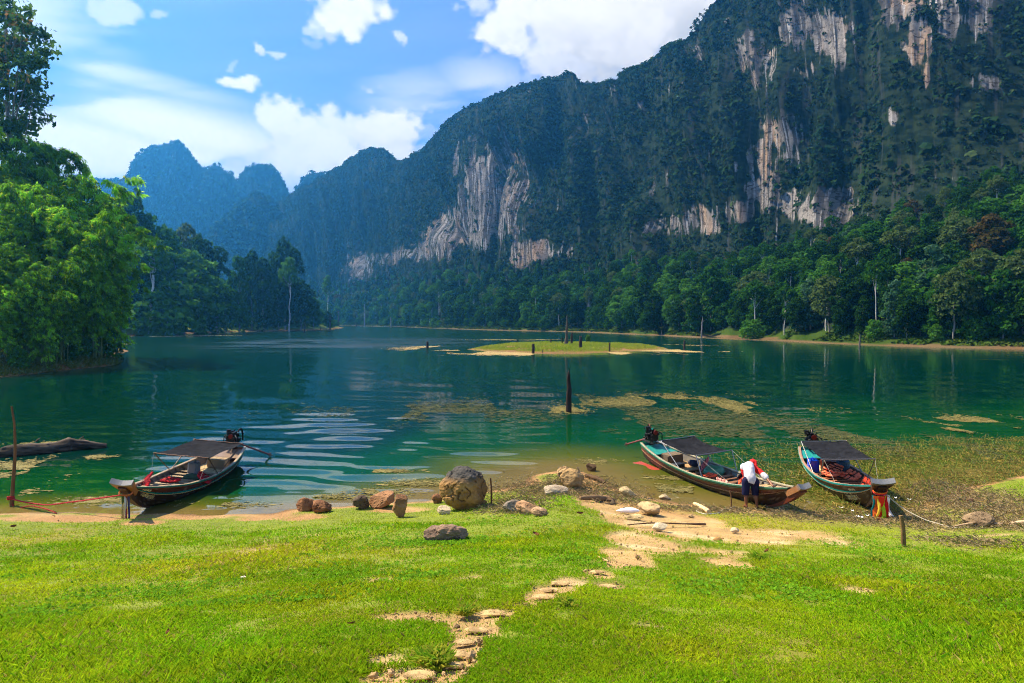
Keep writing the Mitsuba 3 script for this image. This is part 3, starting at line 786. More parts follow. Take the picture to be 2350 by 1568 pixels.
# scrub clinging to the limestone and the high slopes: one mesh of leaf clumps
def scrub(P, v, n, lo, hi, bare, size, leaf, per, seed, px_range, col):
    r = np.random.default_rng(seed)
    p, i, j = sample_sheet(P, v, lo, hi, n, r)
    x = pixel_x(p)
    keep = (x > px_range[0]) & (x < px_range[1]) & ((bare[i, j] + (noise(p / 9, 3) - .5) * .7 < .42) | (r.random(n) < .10))
    dens = fbm(p * [1, 1, .6] / 26, 3, seed)
    ok = keep & (r.random(n) < .30 + 1.0 * sstep(.36, .62, dens))
    p, dens = p[ok], dens[ok]
    m = len(p)
    big = size * r.uniform(.5, 1.25, m) * (1 + 1.0 * (r.random(m) < .10))
    c = np.repeat(p, per, 0); s = np.repeat(big, per)
    d = r.normal(size=(m * per, 3)); d /= np.linalg.norm(d, axis=1, keepdims=True); d[:, 2] = np.abs(d[:, 2]) * 1.0 - .25
    q = c + d * s[:, None] * r.uniform(.45, .75, (m * per, 1)) + [0, -.35, .25] * s[:, None]
    nr = d + [0, -.25, .35] + r.normal(0, .30, d.shape); nr /= np.linalg.norm(nr, axis=1, keepdims=True)
    vq, fq = leaf_quads(q, nr, leaf * s / size * r.uniform(.7, 1.3, m * per), r, 1.1, .1)
    t = np.clip(r.random(m) * .5 + (fbm(p / 70, 3, seed + 2) - .35) * 1.9, 0, 1)[:, None] * r.uniform(.6, 1, (m, 1))
    cc = np.asarray(col[0]) * (1 - t) + np.asarray(col[1]) * t
    cc = np.where((r.random(m) < .05)[:, None], col[2], cc)
    cc = np.repeat(cc, per, 0) * r.uniform(.9, 1.12, (m * per, 1))
    return Soup().add(vq, fq, np.repeat(cc, 4, 0))


# grass and seedlings on the lake bank under the forest
br = np.random.default_rng(19)
bp, bi, bj = sample_sheet(MAIN, vv, .008, .10, 60000, br, 100, 700)
ok = (bp[:, 2] > .45) & (fbm(bp / 5, 3, 8) > .42)
bp = bp[ok]
bs_ = .22 + bp[:, 1] * .0011
nr = br.normal(0, .6, bp.shape) + [0, -.3, .8]; nr /= np.linalg.norm(nr, axis=1, keepdims=True)
v, f = leaf_quads(bp + np.stack([0 * bs_, 0 * bs_, bs_ * .5], 1), nr, bs_ * br.uniform(.5, 1.3, len(bp)), br, 1.0, .2)
t = np.clip(fbm(bp / 9, 3, 4) + br.normal(0, .15, len(bp)), 0, 1)[:, None]
c = (np.array([.025, .080, .008]) * (1 - t) + np.array([.095, .130, .020]) * t) * br.uniform(.6, 1.3, (len(bp), 1))
put('bank_grass', Soup().add(v, f, np.repeat(c, 4, 0)), 'm_far_leaf', label='low green growth on the far and right banks between water and forest', cat='grass', kind='stuff')
SCRUB = ((0.0106, 0.0338, 0.0135), (0.0244, 0.0519, 0.0171), (0.0448, 0.0746, 0.0275))
put('mountain_scrub', scrub(MAIN, vv, 120000, .34, .93, bareM, 1.9, .62, 8, 5, (430, 2400), SCRUB), 'm_far_leaf', label='dark scrub and stunted trees clinging to the mountain', cat='scrub', kind='stuff')
put('mountain_scrub', scrub(PEAKS, v2, 12000, .2, .93, P2[..., 0] * 0, 6, 2.4, 7, 6, (-100, 760), SCRUB), 'm_far_leaf', label='tree cover of the distant karst peaks', cat='scrub', kind='stuff')
put('mountain_scrub', scrub(CONE, v3, 2500, .1, .93, P3[..., 0] * 0, 6, 2.4, 10, 7, (430, 760), SCRUB), 'm_far_leaf', label='tree cover of the small wooded cone', cat='scrub', kind='stuff')
# ------------------------------------------------------------------ the wooded hill on the left and the point behind it
def mound(key, outline, profile, spacing, seed, label, extra=None):
    """Land rising from a waterline outline; returns a height function."""
    poly = np.asarray(outline)
    q = np.vstack([poly, poly[:1]])
    segs = [(a, b) for a, b in zip(q[:-1], q[1:])]
    shp = sg.Polygon(poly)

    def height(x, y):
        x, y = np.asarray(x, float), np.asarray(y, float)
        best = np.full(x.shape, 1e9)
        for a, b in segs:
            d = b - a
            t = np.clip(((x - a[0]) * d[0] + (y - a[1]) * d[1]) / (d @ d), 0, 1)
            best = np.minimum(best, np.hypot(x - a[0] - t * d[0], y - a[1] - t * d[1]))
        import shapely
        s = np.where(shapely.contains_xy(shp, x, y), best, -best) + (f2(x, y, 5, 3, seed) - .5) * 1.6
        z = np.interp(s, profile[:, 0], profile[:, 1])
        return z + sstep(1, 6, s) * (f2(x, y, 6, 3, seed + 1) - .5) * 1.2, s

    lo, hi = poly.min(0) - 6, poly.max(0) + 6
    xs, ys = np.arange(lo[0], hi[0], spacing), np.arange(lo[1], hi[1], spacing)
    MX, MY = np.meshgrid(xs, ys)
    MZ, MS = height(MX, MY)
    n = f2(MX, MY, 3, 4, seed + 2)[..., None]
    earth = hexc(112, 84, 50) * (.6 + .8 * n)
    green = hexc(92, 112, 34) * (.5 + n)
    c = earth + (green - earth) * sstep(.35, .9, MZ + (f2(MX, MY, 4, 3, seed + 3) - .5) * 1.2)[..., None]
    scene[key] = mikit.ply(trimesh.Trimesh(np.stack([MX, MY, MZ], -1).reshape(-1, 3), grid_faces(*MX.shape), process=False), 'm_matte', smooth=True, color=np.clip(c.reshape(-1, 3), 0, 1))
    labels[key] = {'label': label, 'kind': 'structure'}
    return height


near_outline = [on_level(px, py)[:2] for px, py in [(-420, 900), (-200, 885), (-60, 872), (0, 866), (60, 860), (120, 852), (200, 845), (255, 839), (272, 834), (258, 826), (240, 812)]] + [np.array(p) for p in [(-66, 112), (-76, 135), (-100, 170), (-170, 190), (-260, 160), (-260, 60)]]
HILL = np.array([(-60, -9), (-6, -1.5), (0, 0), (1.5, .35), (4, 1.2), (8, 3.2), (20, 9.5), (40, 19), (80, 34), (140, 46)])
hill_z = mound('hill', near_outline, HILL, 1.2, 201, 'steep wooded hill rising from the water on the left')
far_outline = [on_level(px, py)[:2] for px, py in [(150, 776), (240, 772.5), (330, 771), (400, 769.5), (425, 768.5), (400, 766), (470, 764), (560, 761.5), (640, 760), (720, 758), (770, 755.5), (790, 752.5)]] + [np.array(p) for p in [(-215, 640), (-330, 640), (-420, 420), (-330, 250)]]
POINT = np.array([(-90, -9), (-8, -1.5), (0, 0), (3, .5), (8, 1.8), (15, 4.5), (40, 14), (80, 26), (140, 36)])
point_z = mound('hill_001', far_outline, POINT, 2.6, 211, 'wooded point with an earth bank behind the near hill')


# giant bamboo: arching culms hung with fans of drooping leaves
def bamboo_kind(name, seed, h, culms, fans, colors, reach):
    r = np.random.default_rng(seed)
    ps, ds, ts, wood = [], [], [], Soup()
    for k in range(culms):
        a = k * 2.4 + r.normal(0, .3)
        rr = r.uniform(.2, 1.0) ** .7
        hh = h * r.uniform(.62, 1.05)
        out = np.array([math.cos(a), math.sin(a), 0])
        base = out * r.uniform(.2, 1.6)
        top = base + out * reach * rr
        c = curve([base + [0, 0, -1.5], base + out * .05 * reach * rr + [0, 0, hh * .45], base + out * .35 * reach * rr + [0, 0, hh * .85], base + out * .75 * reach * rr + [0, 0, hh], top + out * .25 + [0, 0, hh * r.uniform(.78, .92)]], 26)
        v, f = tube(c, np.linspace(.075, .012, 26), 5, False)
        wood.add(v, f, dirt(v, (.16, .20, .06), .3, .5))
        for q in range(int(fans / 4.6 * r.uniform(.8, 1.2))):
            t = r.uniform(.16, 1.0) ** .8 * 24.9
            i = int(t)
            p0 = c[i] + (c[i + 1] - c[i]) * (t - i)
            b = r.normal(size=3) * [1, 1, .35] + out * .9; b /= np.linalg.norm(b)
            ln = r.uniform(.9, 3.0) * (1.1 - t / 45)
            m_ = r.integers(6, 12)
            w_ = np.sort(r.uniform(.15, 1, m_))[:, None]
            ps.append(p0 + b * ln * w_ + [0, 0, -.24] * (ln * w_) ** 2 + r.normal(0, .09, (m_, 3)))
            ds.append(np.repeat((b + [0, 0, -.5])[None], m_, 0)); ts.append(np.full(m_, r.random()))
            bv, bf = tube(np.array([p0, p0 + b * ln * .5 + [0, 0, -.06 * ln ** 2], p0 + b * ln + [0, 0, -.24 * ln ** 2]]) * 1.0, np.array([.014, .010, .004]), 3, False)
            wood.add(bv, bf, (.16, .20, .06))
    p, b, tone = np.vstack(ps), np.vstack(ds), np.concatenate(ts)
    m = 6
    P0 = np.repeat(p, m, 0) + r.normal(0, .10, (len(p) * m, 3))
    d = np.repeat(b, m, 0) * .75 + r.normal(0, .55, (len(p) * m, 3)) + [0, 0, -.55]
    d /= np.linalg.norm(d, axis=1, keepdims=True)
    L = r.uniform(.32, .68, len(d))[:, None]
    side = np.cross(d, r.normal(0, .45, d.shape) + [0, 0, 1]); side /= np.linalg.norm(side, axis=1, keepdims=True)
    w = L * r.uniform(.11, .17, (len(d), 1))
    tip = P0 + d * L + [0, 0, -.10] * L
    mid = P0 + d * L * .42
    v = np.stack([P0, mid + side * w, tip, mid - side * w], 1).reshape(-1, 3)
    i = np.arange(len(d))[:, None] * 4
    f = np.vstack([i + [0, 1, 2], i + [0, 2, 3]])
    t = np.clip(np.repeat(tone, m) * .95 + r.normal(0, .16, len(d)), 0, 1)[:, None]
    c = np.asarray(colors[0]) * (1 - t) + np.asarray(colors[1]) * t
    c = np.where((r.random(len(d)) < .05)[:, None], colors[2], c) * r.uniform(.7, 1.25, (len(d), 1)) * np.repeat(.55 + .7 * tone, m)[:, None]
    wv, wf, wc = wood.arrays()
    scene['g_' + name] = {'type': 'shapegroup', 'foliage': mikit.ply(trimesh.Trimesh(v, f, process=False), 'm_bamboo', color=np.clip(np.repeat(c, 4, 0), 0, 1)), 'culms': mikit.ply(trimesh.Trimesh(wv, wf, process=False), 'm_far_leaf', smooth=True, color=np.clip(wc, 0, 1))}
    GROUPS[name] = h


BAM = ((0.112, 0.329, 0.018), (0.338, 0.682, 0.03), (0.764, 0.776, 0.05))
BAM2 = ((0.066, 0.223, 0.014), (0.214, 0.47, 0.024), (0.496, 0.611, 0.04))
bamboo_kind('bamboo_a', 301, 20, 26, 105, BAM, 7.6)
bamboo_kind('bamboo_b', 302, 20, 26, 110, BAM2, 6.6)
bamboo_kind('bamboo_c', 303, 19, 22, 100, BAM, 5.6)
BR = np.random.default_rng(31)


def on_hill(px, d, fn):
    x = ray(px, 760)[0] * d
    return np.array([x, d, float(fn(np.array([x]), np.array([d]))[0][0])])


def clump(px, top, d, kind, label, squash=1.0):
    b = on_hill(px, d, hill_z)
    plant(free('bamboo_clump'), kind, b, at(px, top, d)[2] - b[2], None, squash, label, 'bamboo', 'bamboo clumps on the left hill')


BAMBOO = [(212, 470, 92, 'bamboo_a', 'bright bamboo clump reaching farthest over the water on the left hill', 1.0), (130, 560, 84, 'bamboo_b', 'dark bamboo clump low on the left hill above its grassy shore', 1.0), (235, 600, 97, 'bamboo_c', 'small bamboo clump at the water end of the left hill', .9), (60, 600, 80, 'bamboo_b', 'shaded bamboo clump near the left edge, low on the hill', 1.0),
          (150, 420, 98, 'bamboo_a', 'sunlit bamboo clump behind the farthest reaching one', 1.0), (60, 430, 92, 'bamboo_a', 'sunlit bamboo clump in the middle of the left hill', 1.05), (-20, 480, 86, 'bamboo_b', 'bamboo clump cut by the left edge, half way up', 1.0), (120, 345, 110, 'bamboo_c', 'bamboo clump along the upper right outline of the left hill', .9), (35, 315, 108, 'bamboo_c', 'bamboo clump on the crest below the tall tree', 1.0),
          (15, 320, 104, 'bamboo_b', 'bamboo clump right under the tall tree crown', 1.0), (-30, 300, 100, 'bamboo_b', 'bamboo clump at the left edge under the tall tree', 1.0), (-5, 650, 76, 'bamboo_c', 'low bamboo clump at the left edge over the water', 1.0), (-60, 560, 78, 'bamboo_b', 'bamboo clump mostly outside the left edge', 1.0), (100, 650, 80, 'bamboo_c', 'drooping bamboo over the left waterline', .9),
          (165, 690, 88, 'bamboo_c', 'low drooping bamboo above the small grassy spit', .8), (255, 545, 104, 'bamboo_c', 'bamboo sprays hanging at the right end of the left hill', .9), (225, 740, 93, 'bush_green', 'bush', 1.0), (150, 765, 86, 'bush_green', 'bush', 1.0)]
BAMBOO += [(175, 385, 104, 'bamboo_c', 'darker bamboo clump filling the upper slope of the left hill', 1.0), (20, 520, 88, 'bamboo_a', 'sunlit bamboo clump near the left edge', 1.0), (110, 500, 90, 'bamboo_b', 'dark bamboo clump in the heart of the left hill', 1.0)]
BAMBOO = [b for b in BAMBOO if 'bush' not in b[3]]
for b in BAMBOO:
    clump(*b)
for px, top, d, kind, label in [(232, 742, 95, 'bush_green', 'small dark bush leaning over the tip of the near left spit'), (150, 770, 86, 'bush_green', 'low bush under the bamboo on the near left shore'), (40, 800, 76, 'bush_light', 'low bush by the waterline at the left edge'), (190, 780, 90, 'bush_light', 'small light bush between bamboo and grassy spit')]:
    b = on_hill(px, d, hill_z)
    plant(free('bush'), kind, b, at(px, top, d)[2] - b[2], None, .9, label, 'bush')


# the tall broadleaf tree over the hill: open crown with gaps of sky
def tall_tree():
    r = np.random.default_rng(400)
    b = on_hill(18, 108, hill_z)
    key = thing('tall_tree', 'tall open-crowned tree with orange-tinged leaves towering over the left hill', 'tree')
    spots = [(12, 45, 9, 34), (52, 60, 10, 30), (-20, 90, 14, 44), (40, 112, 12, 44), (84, 84, 8, 24), (108, 122, 6, 20), (92, 148, 5, 16), (70, 150, 9, 28), (20, 150, 16, 44), (55, 190, 9, 32), (88, 200, 6, 22), (92, 232, 6, 20), (30, 215, 14, 40), (-30, 170, 16, 50), (-60, 60, 16, 50), (-10, 250, 14, 44), (62, 246, 8, 28), (8, 14, 7, 24), (60, 30, 5, 16), (10, 300, 14, 40), (60, 290, 12, 34), (-30, 330, 14, 44), (95, 275, 8, 22), (40, 330, 12, 30)]
    lumps = []
    for px, py, dd, rr in spots:
        q = at(px, py, 108 + r.normal(0, 5)); s = rr / FOCAL * 108 * .62
        lumps.append((*q, s * 1.15, s * 1.2, s * .75))
    p, nr, k = lump_points(lumps, 19000, r, .75)
    p = p + r.normal(0, .55, p.shape)
    gap = fbm(p / 1.5, 3, 8)
    ok = gap > .43
    p, nr, k, gap = p[ok], nr[ok] + r.normal(0, .8, (ok.sum(), 3)), k[ok], gap[ok]
    nr /= np.linalg.norm(nr, axis=1, keepdims=True)
    v, f = leaf_quads(p, nr, r.uniform(.16, .36, len(p)), r, 1.5, .1)
    t = r.random((len(p), 1))
    c = np.array([.035, .10, .02]) * (1 - t) + np.array([.10, .19, .03]) * t
    warm = np.isin(k, [1, 3, 8]) & (nr[:, 2] > -.1) & (r.random(len(p)) < .34)
    c = np.where(warm[:, None], np.array([.26, .15, .04]) * r.uniform(.5, 1.2, (len(p), 1)), c)
    put(key + '__crown', Soup().add(v, f, np.repeat(c, 4, 0)), 'm_leaf')
    s = Soup()
    top = np.array(at(15, 60, 108))
    line = curve([b - [0, 0, 2], b + (top - b) * .4 + [1, 0, 0], b + (top - b) * .75, top], 20)
    v, f = tube(line, np.linspace(.55, .12, 20), 7); s.add(v, f, dirt(v, (.22, .19, .15), .4, 1))
    for q in lumps:
        i = r.integers(9, 19); e = np.array(q[:3])
        v, f = tube(curve([line[i], (line[i] + e) / 2 + [0, 0, -.6], e], 8), np.linspace(.16, .03, 8), 4, False); s.add(v, f, dirt(v, (.22, .19, .15), .4, 1))
    put(key + '__trunk', s, 'm_far_leaf', smooth=True)


tall_tree()

# the trees of the point, tallest ones read off the photograph: (px, top row, distance, kind, width, label)
POINT_TREES = [(300, 425, 300, 'column_green', 1.3, 'green creeper-clad tree, tallest on the left skyline beyond the bamboo'), (262, 436, 290, 'column_green', 1.1, 'green column of leaves just right of the bamboo hill'), (338, 480, 305, 'dome_green', 1.2, 'green tree stepping down right of the tallest one'), (345, 540, 275, 'umbrella_light', 1.3, 'sunlit yellowish round crown against the dark trees of the point'),
               (430, 505, 360, 'umbrella_olive', 1.2, 'brown-tinged umbrella crown standing above the point'), (468, 540, 345, 'dome_dark', 1.15, 'dark heavy crown right of the brown-tinged umbrella tree'), (388, 512, 330, 'column_green', 1.2, 'green creeper column under the brown-tinged umbrella tree'), (425, 572, 300, 'dome_light', 1.3, 'pale green vine-hung tree in the middle of the point'), (500, 640, 330, 'dome_green', 1.2, 'mid green round tree low in the middle of the point'),
               (548, 578, 380, 'column_green', .8, 'narrow green tree on the point, left of the dark pair'), (578, 572, 400, 'dome_dark', .7, 'left one of the dark pair of round trees on the point'), (606, 588, 395, 'column_dark', 1.0, 'right one of the dark pair on the point'), (655, 545, 425, 'dome_dark', 1.0, 'big dark crown standing clear of the forest near the end of the point'), (664, 585, 392, 'umbrella_light', .8, 'light flat crown on a long bare white trunk near the end of the point'),
               (692, 640, 440, 'dome_dark', .9, 'dark dome right of the white-trunked tree'), (640, 640, 420, 'column_dark', 1.0, 'dark creeper mass behind the white trunk'), (720, 680, 470, 'dome_green', .9, 'green dome sloping down to the end of the point'), (752, 712, 500, 'dome_dark', .8, 'last low dark tree at the end of the point'), (385, 650, 280, 'bush_light', 1.2, 'sunlit light green shrubs over the earth bank of the point'), (360, 690, 277, 'bush_light', 1.2, 'bright shrub low over the earth spit of the point'), (345, 600, 280, 'column_green', 1.0, 'sunlit mid green creeper tree over the earth bank'), (300, 600, 285, 'dome_green', 1.2, 'mid green round tree behind the bamboo sprays')]
spread2 = Spread(6.0)
for px, top, d, kind, wf, label in POINT_TREES:
    b = on_hill(px, d, point_z)
    h = at(px, top, d)[2] - b[2]
    spread2.ok(b[0], b[1], 1)
    plant(free('bush' if 'bush' in kind else 'forest_tree'), kind, b, h, None, wf * min(1, 36 / h), label, 'bush' if 'bush' in kind else 'tree')
for px, top, d, kind, wf, label in [(752, 628, 640, 'umbrella_light', .8, 'lone flat-topped tree on a thin trunk beyond the end of the point')]:
    b = np.array([ray(px, 760)[0] * d, d, .5])
    plant(free('forest_tree'), kind, b, at(px, top, d)[2] - b[2], None, wf * .6, label, 'tree')
k = n = 0
CAP = [(200, 560), (300, 520), (400, 590), (470, 620), (520, 640), (600, 640), (680, 660), (720, 690), (760, 728), (790, 740)]
while k < 300 and n < 6000:
    n += 1
    x, y = BR.uniform(-330, -110), BR.uniform(255, 640)
    z, s = point_z(np.array([x]), np.array([y]))
    z, s = float(z[0]), float(s[0])
    px = CX + FOCAL * x / y
    if s < 5 or not (170 < px < 800) or not spread2.ok(x, y, 6.5 if s > 18 else 4.6):
        continue
    cap = np.interp(px, *np.array(CAP).T)
    hmax = at(px, cap, y)[2] - z
    low = s < 13
    kind = (['bush_green', 'bush_light', 'bush_green', 'column_green'] if low else ['dome_green', 'column_green', 'dome_light', 'dome_olive', 'dome_green', 'dome_light', 'dome_light'])[int(BR.random() * (3.999 if low else 6.999))]
    h = min(BR.uniform(4, 8) if low else BR.uniform(14, 24), hmax * BR.uniform(.8, 1.0))
    if h < 3:
        continue
    a, b = kind.split('_')
    name = 'bush' if a == 'bush' else 'forest_tree'
    wd = BR.uniform(.9, 1.25)
    if k >= 95:
        plant(f'point_wood__{k - 94:03d}', kind, (x, y, z), h, None, wd); k += 1
        continue
    zone = 'near the earth spit of' if px < 430 else 'in the middle of' if px < 600 else 'toward the lake end of'
    plant(free(name), kind, (x, y, z), h, None, wd, f'{TINT[b]} {LOOK[a]} {"bush" if a == "bush" else "tree"} {zone} the left point', 'bush' if a == 'bush' else 'tree', f'{TINT[b]} {LOOK[a]} {"bushes" if a == "bush" else "trees"} {zone} the left point')
    k += 1
labels['point_wood'] = {'label': 'dense wood filling the back of the left point', 'category': 'wood', 'kind': 'stuff'}
print('point', k)
# ------------------------------------------------------------------ grass
def blades(p, h, w, lean, r, curl=.5, mid=.45):
    """One folded blade of four triangles... kept to two: root, two shoulders, tip."""
    n = len(p)
    a = r.uniform(0, 2 * np.pi, n)
    d = np.stack([np.cos(a), np.sin(a), 0 * a], 1)
    side = np.stack([-np.sin(a), np.cos(a), 0 * a], 1)
    tilt = np.asarray(lean)
    up = np.stack([0 * a, 0 * a, np.cos(tilt)], 1) + d * np.sin(tilt)[:, None]
    m = p + up * (h * mid)[:, None]
    tip = p + up * (h * (1 - curl * .25))[:, None] + d * (h * curl * .5)[:, None] + np.stack([0 * a, 0 * a, -h * curl * .18], 1)
    s = side * w[:, None] * .5
    v = np.stack([p - s * .5 + [0, 0, -.01], m + s, tip, m - s + up * 0], 1).reshape(-1, 3)
    i = np.arange(n)[:, None] * 4
    return v, np.vstack([i + [0, 1, 2], i + [0, 2, 3]])


GR = np.random.default_rng(11)
N = 720000
# more blades where they show larger: distance from the shore end falls off as one over its square
gy0, gy1 = 3.2, 24.5
t = GR.random(N)
gyy = 1 / (1 / gy0 - t * (1 / gy0 - 1 / gy1))
gxx = GR.uniform(-.86, .86, N) * gyy
gs = shore_distance(gxx, gyy)
ok = gs > .15
gxx, gyy, gs = gxx[ok], gyy[ok], gs[ok]
gb = bare_at(gxx, gyy, gs)
gstraw = np.clip(blob(gxx, gyy, STRAW), 0, 1); gyel = np.clip(blob(gxx, gyy, YELLOW), 0, 1); gshort = np.clip(blob(gxx, gyy, SHORT), 0, 1)
tuftn = f2(gxx, gyy, .33, 3, 101)
ok = GR.random(len(gxx)) < (1 - .92 * gb) * (.14 + 1.1 * sstep(.28, .62, tuftn)) * (1 - .75 * gstraw)
gxx, gyy, gs, gb, gstraw, gyel, gshort, tuftn = (q[ok] for q in (gxx, gyy, gs, gb, gstraw, gyel, gshort, tuftn))
n = len(gxx)
big = f2(gxx, gyy, 2.2, 3, 102)
tall = (.55 + .9 * sstep(.4, .7, big)) * (1 - .62 * gshort) * (1 - .45 * gb) * (.75 + .5 * tuftn) * sstep(-.5, 2.2, gs)
tall = tall * (1 + .5 * (f2(gxx, gyy, 5, 2, 103) - .4))
h = GR.uniform(.028, .072, n) * tall * (1 + .03 * gyy)
h = np.where(GR.random(n) < .03, h * 1.6, h)
w = GR.uniform(.0045, .0092, n) * (.55 + gyy * .075)
lean = np.abs(GR.normal(.55, .45, n)).clip(0, 1.4)
gz = ground_z(gxx, gyy, gs)
v, f = blades(np.stack([gxx, gyy, gz], 1), h, w, lean, GR)
hue = np.clip(f2(gxx, gyy, 1.3, 4, 104) * 1.9 - .62 + GR.normal(0, .16, n) + .55 * gyel + .35 * gshort, 0, 1)[:, None]
c = np.array([.25, .50, .012]) * (1 - hue) + np.array([.58, .62, .020]) * hue
c = c + (np.array([.48, .38, .12]) - c) * np.clip((GR.random(n) < .06 + .20 * gyel + .6 * gstraw + .2 * gb)[:, None] * .9, 0, 1)
c = c * GR.uniform(.6, 1.25, (n, 1)) * ((.78 + .45 * f2(gxx, gyy, .7, 3, 106)) * (.70 + .62 * f2(gxx, gyy, 3.2, 3, 107)))[:, None]
put('grass', Soup().add(v, f, np.repeat(c, 4, 0)), 'm_leaf', label='bright green lawn-like grass covering the near bank', cat='grass', kind='stuff')
print('grass', n)

# broad-leaved weeds in the grass: low rosettes of round leaves
k = 5200
t = GR.random(k * 3); wy = 1 / (1 / 7.5 - t * (1 / 7.5 - 1 / 17)); wx = GR.uniform(-.8, .8, k * 3) * wy
ws = shore_distance(wx, wy); ok = (ws > 3) & (f2(wx, wy, 1.1, 4, 111) + GR.normal(0, .05, len(wx)) > .57) & (bare_at(wx, wy, ws) < .3)
rp = to_ground(1025, 1244)
ex = GR.normal(0, 1, (700, 2)) * [.55, .28] + rp[:2] + [0, -.15]
wx, wy = np.r_[wx[ok], ex[:, 0]], np.r_[wy[ok], ex[:, 1]]
ws = shore_distance(wx, wy); wz_ = ground_z(wx, wy, ws)
m = len(wx)
leaves = 4
pp = np.repeat(np.stack([wx, wy, wz_], 1), leaves, 0)
a = GR.uniform(0, 6.283, m * leaves); L = GR.uniform(.014, .032, m * leaves) * (1 + .035 * pp[:, 1])
d = np.stack([np.cos(a), np.sin(a), GR.uniform(.1, .9, len(a))], 1); d /= np.linalg.norm(d, axis=1, keepdims=True)
side = np.cross(d, [0, 0, 1.0]); side /= np.linalg.norm(side, axis=1, keepdims=True)
q0 = pp + d * (L * .4)[:, None] + [0, 0, .02]
v = np.stack([q0, q0 + d * (L * .6)[:, None] + side * (L * .48)[:, None], q0 + d * (L * 1.25)[:, None], q0 + d * (L * .6)[:, None] - side * (L * .48)[:, None]], 1).reshape(-1, 3)
i = np.arange(len(q0))[:, None] * 4
c = np.array([.13, .30, .015]) * GR.uniform(.6, 1.35, (len(q0), 1))
put('ground_cover', Soup().add(v, np.vstack([i + [0, 1, 2], i + [0, 2, 3]]), np.repeat(c, 4, 0)), 'm_leaf', label='low broad-leaved weeds growing among the grass', cat='ground cover', kind='stuff')

# dry straw and matted weed on the right bank and round the rocks by the water
k = 170000
sx, sy = GR.uniform(-2, 19, k), GR.uniform(14, 27.5, k)
ss = shore_distance(sx, sy)
sb = blob(sx, sy, STRAW)
ok = (GR.random(k) < sb * 1.1) & (ss > -1.2) & (f2(sx, sy, .5, 3, 121) > .3)
sx, sy, ss = sx[ok], sy[ok], ss[ok]
m = len(sx)
v, f = blades(np.stack([sx, sy, np.maximum(ground_z(sx, sy, ss), -.02) + GR.uniform(0, .07, m)], 1), GR.uniform(.06, .20, m), GR.uniform(.009, .016, m), GR.uniform(.7, 1.6, m), GR, .6)
t = GR.random((m, 1)); c = np.array([.46, .37, .20]) * (1 - t) + np.array([.24, .18, .085]) * t
c = np.where((GR.random(m) < .10)[:, None], np.array([.15, .22, .03]), c)
put('dry_weed', Soup().add(v, f, np.repeat(c, 4, 0)), 'm_matte', label='matted dry weed and straw along the waterline and on the right bank', cat='dry weed', kind='stuff')
print('straw', m)

# weed standing and floating in the shallows by the right-hand boat
k = 60000
sx, sy = GR.uniform(6.5, 26, k), GR.uniform(18.5, 34, k)
ss = shore_distance(sx, sy)
dens = sstep(-10.5, -3.0, ss + (f2(sx, sy * .7, 2.6, 3, 131) - .5) * 6) * sstep(8.2, 11.5, sx + (sy - 21) * .05) + .35 * sstep(-3.2, -.4, ss) * sstep(6.5, 9, sx)
ok = (ss < .25) & (GR.random(k) < dens * sstep(.30, .58, f2(sx, sy * 2.2, 1.1, 4, 132)))
sx, sy, ss = sx[ok], sy[ok], ss[ok]
m = len(sx)
v, f = blades(np.stack([sx, sy, 0 * sx + .005], 1), GR.uniform(.14, .42, m), GR.uniform(.012, .026, m), np.where(GR.random(m) < .12, GR.uniform(.1, .7, m), GR.uniform(1.25, 1.56, m)), GR, .25)
t = GR.random((m, 1)); c = np.array([.44, .33, .08]) * (1 - t) + np.array([.20, .20, .04]) * t
c = np.where((GR.random(m) < .30)[:, None], np.array([.17, .27, .04]), c)
put('water_weed', Soup().add(v, f, np.repeat(c, 4, 0)), 'm_matte', label='yellow-brown weed lying in the shallows round the right-hand boat', cat='water weed', kind='stuff')
print('weed', m)


# rafts of floating weed: thin ragged flakes lying on the water
def rafts(n, spots, seed, size, cut, colors, stretch=.35):
    r = np.random.default_rng(seed)
    out = []
    for px, py, rx, ry, w in spots:
        a, b, c, e = on_level(px, py), on_level(px + rx, py), on_level(px, py - ry), on_level(px, py + ry)
        k = int(n * w)
        g = r.normal(0, .5, (k, 2))
        x = a[0] + g[:, 0] * (b[0] - a[0]); y = a[1] + np.where(g[:, 1] > 0, g[:, 1] * (c[1] - a[1]), g[:, 1] * (a[1] - e[1]))
        x = x * y / a[1] if False else x
        keep = fbm(np.stack([x / (2.2 * size), y / (6.5 * size), x * 0], -1) * .12, 4, seed) > cut
        out.append(np.stack([x, y], 1)[keep])
    p = np.vstack(out)
    p = p[shore_distance(p[:, 0], p[:, 1]) < -.1]
    m = len(p)
    ang = np.arange(5) * 2 * np.pi / 5 + r.uniform(0, 6, (m, 1))
    rad = size * r.lognormal(-.4, .5, (m, 1)) * r.uniform(.55, 1.2, (m, 5))
    v = np.stack([p[:, :1] + np.cos(ang) * rad, p[:, 1:] + np.sin(ang) * rad * stretch, .012 + r.uniform(0, .02, (m, 5))], -1)
    i = np.arange(m)[:, None] * 5
    f = np.vstack([i + [0, 1, 2], i + [0, 2, 3], i + [0, 3, 4]])
    t = r.random((m, 1))
    c = np.asarray(colors[0]) * (1 - t) + np.asarray(colors[1]) * t
    return Soup().add(v.reshape(-1, 3), f, np.repeat(c, 5, 0))


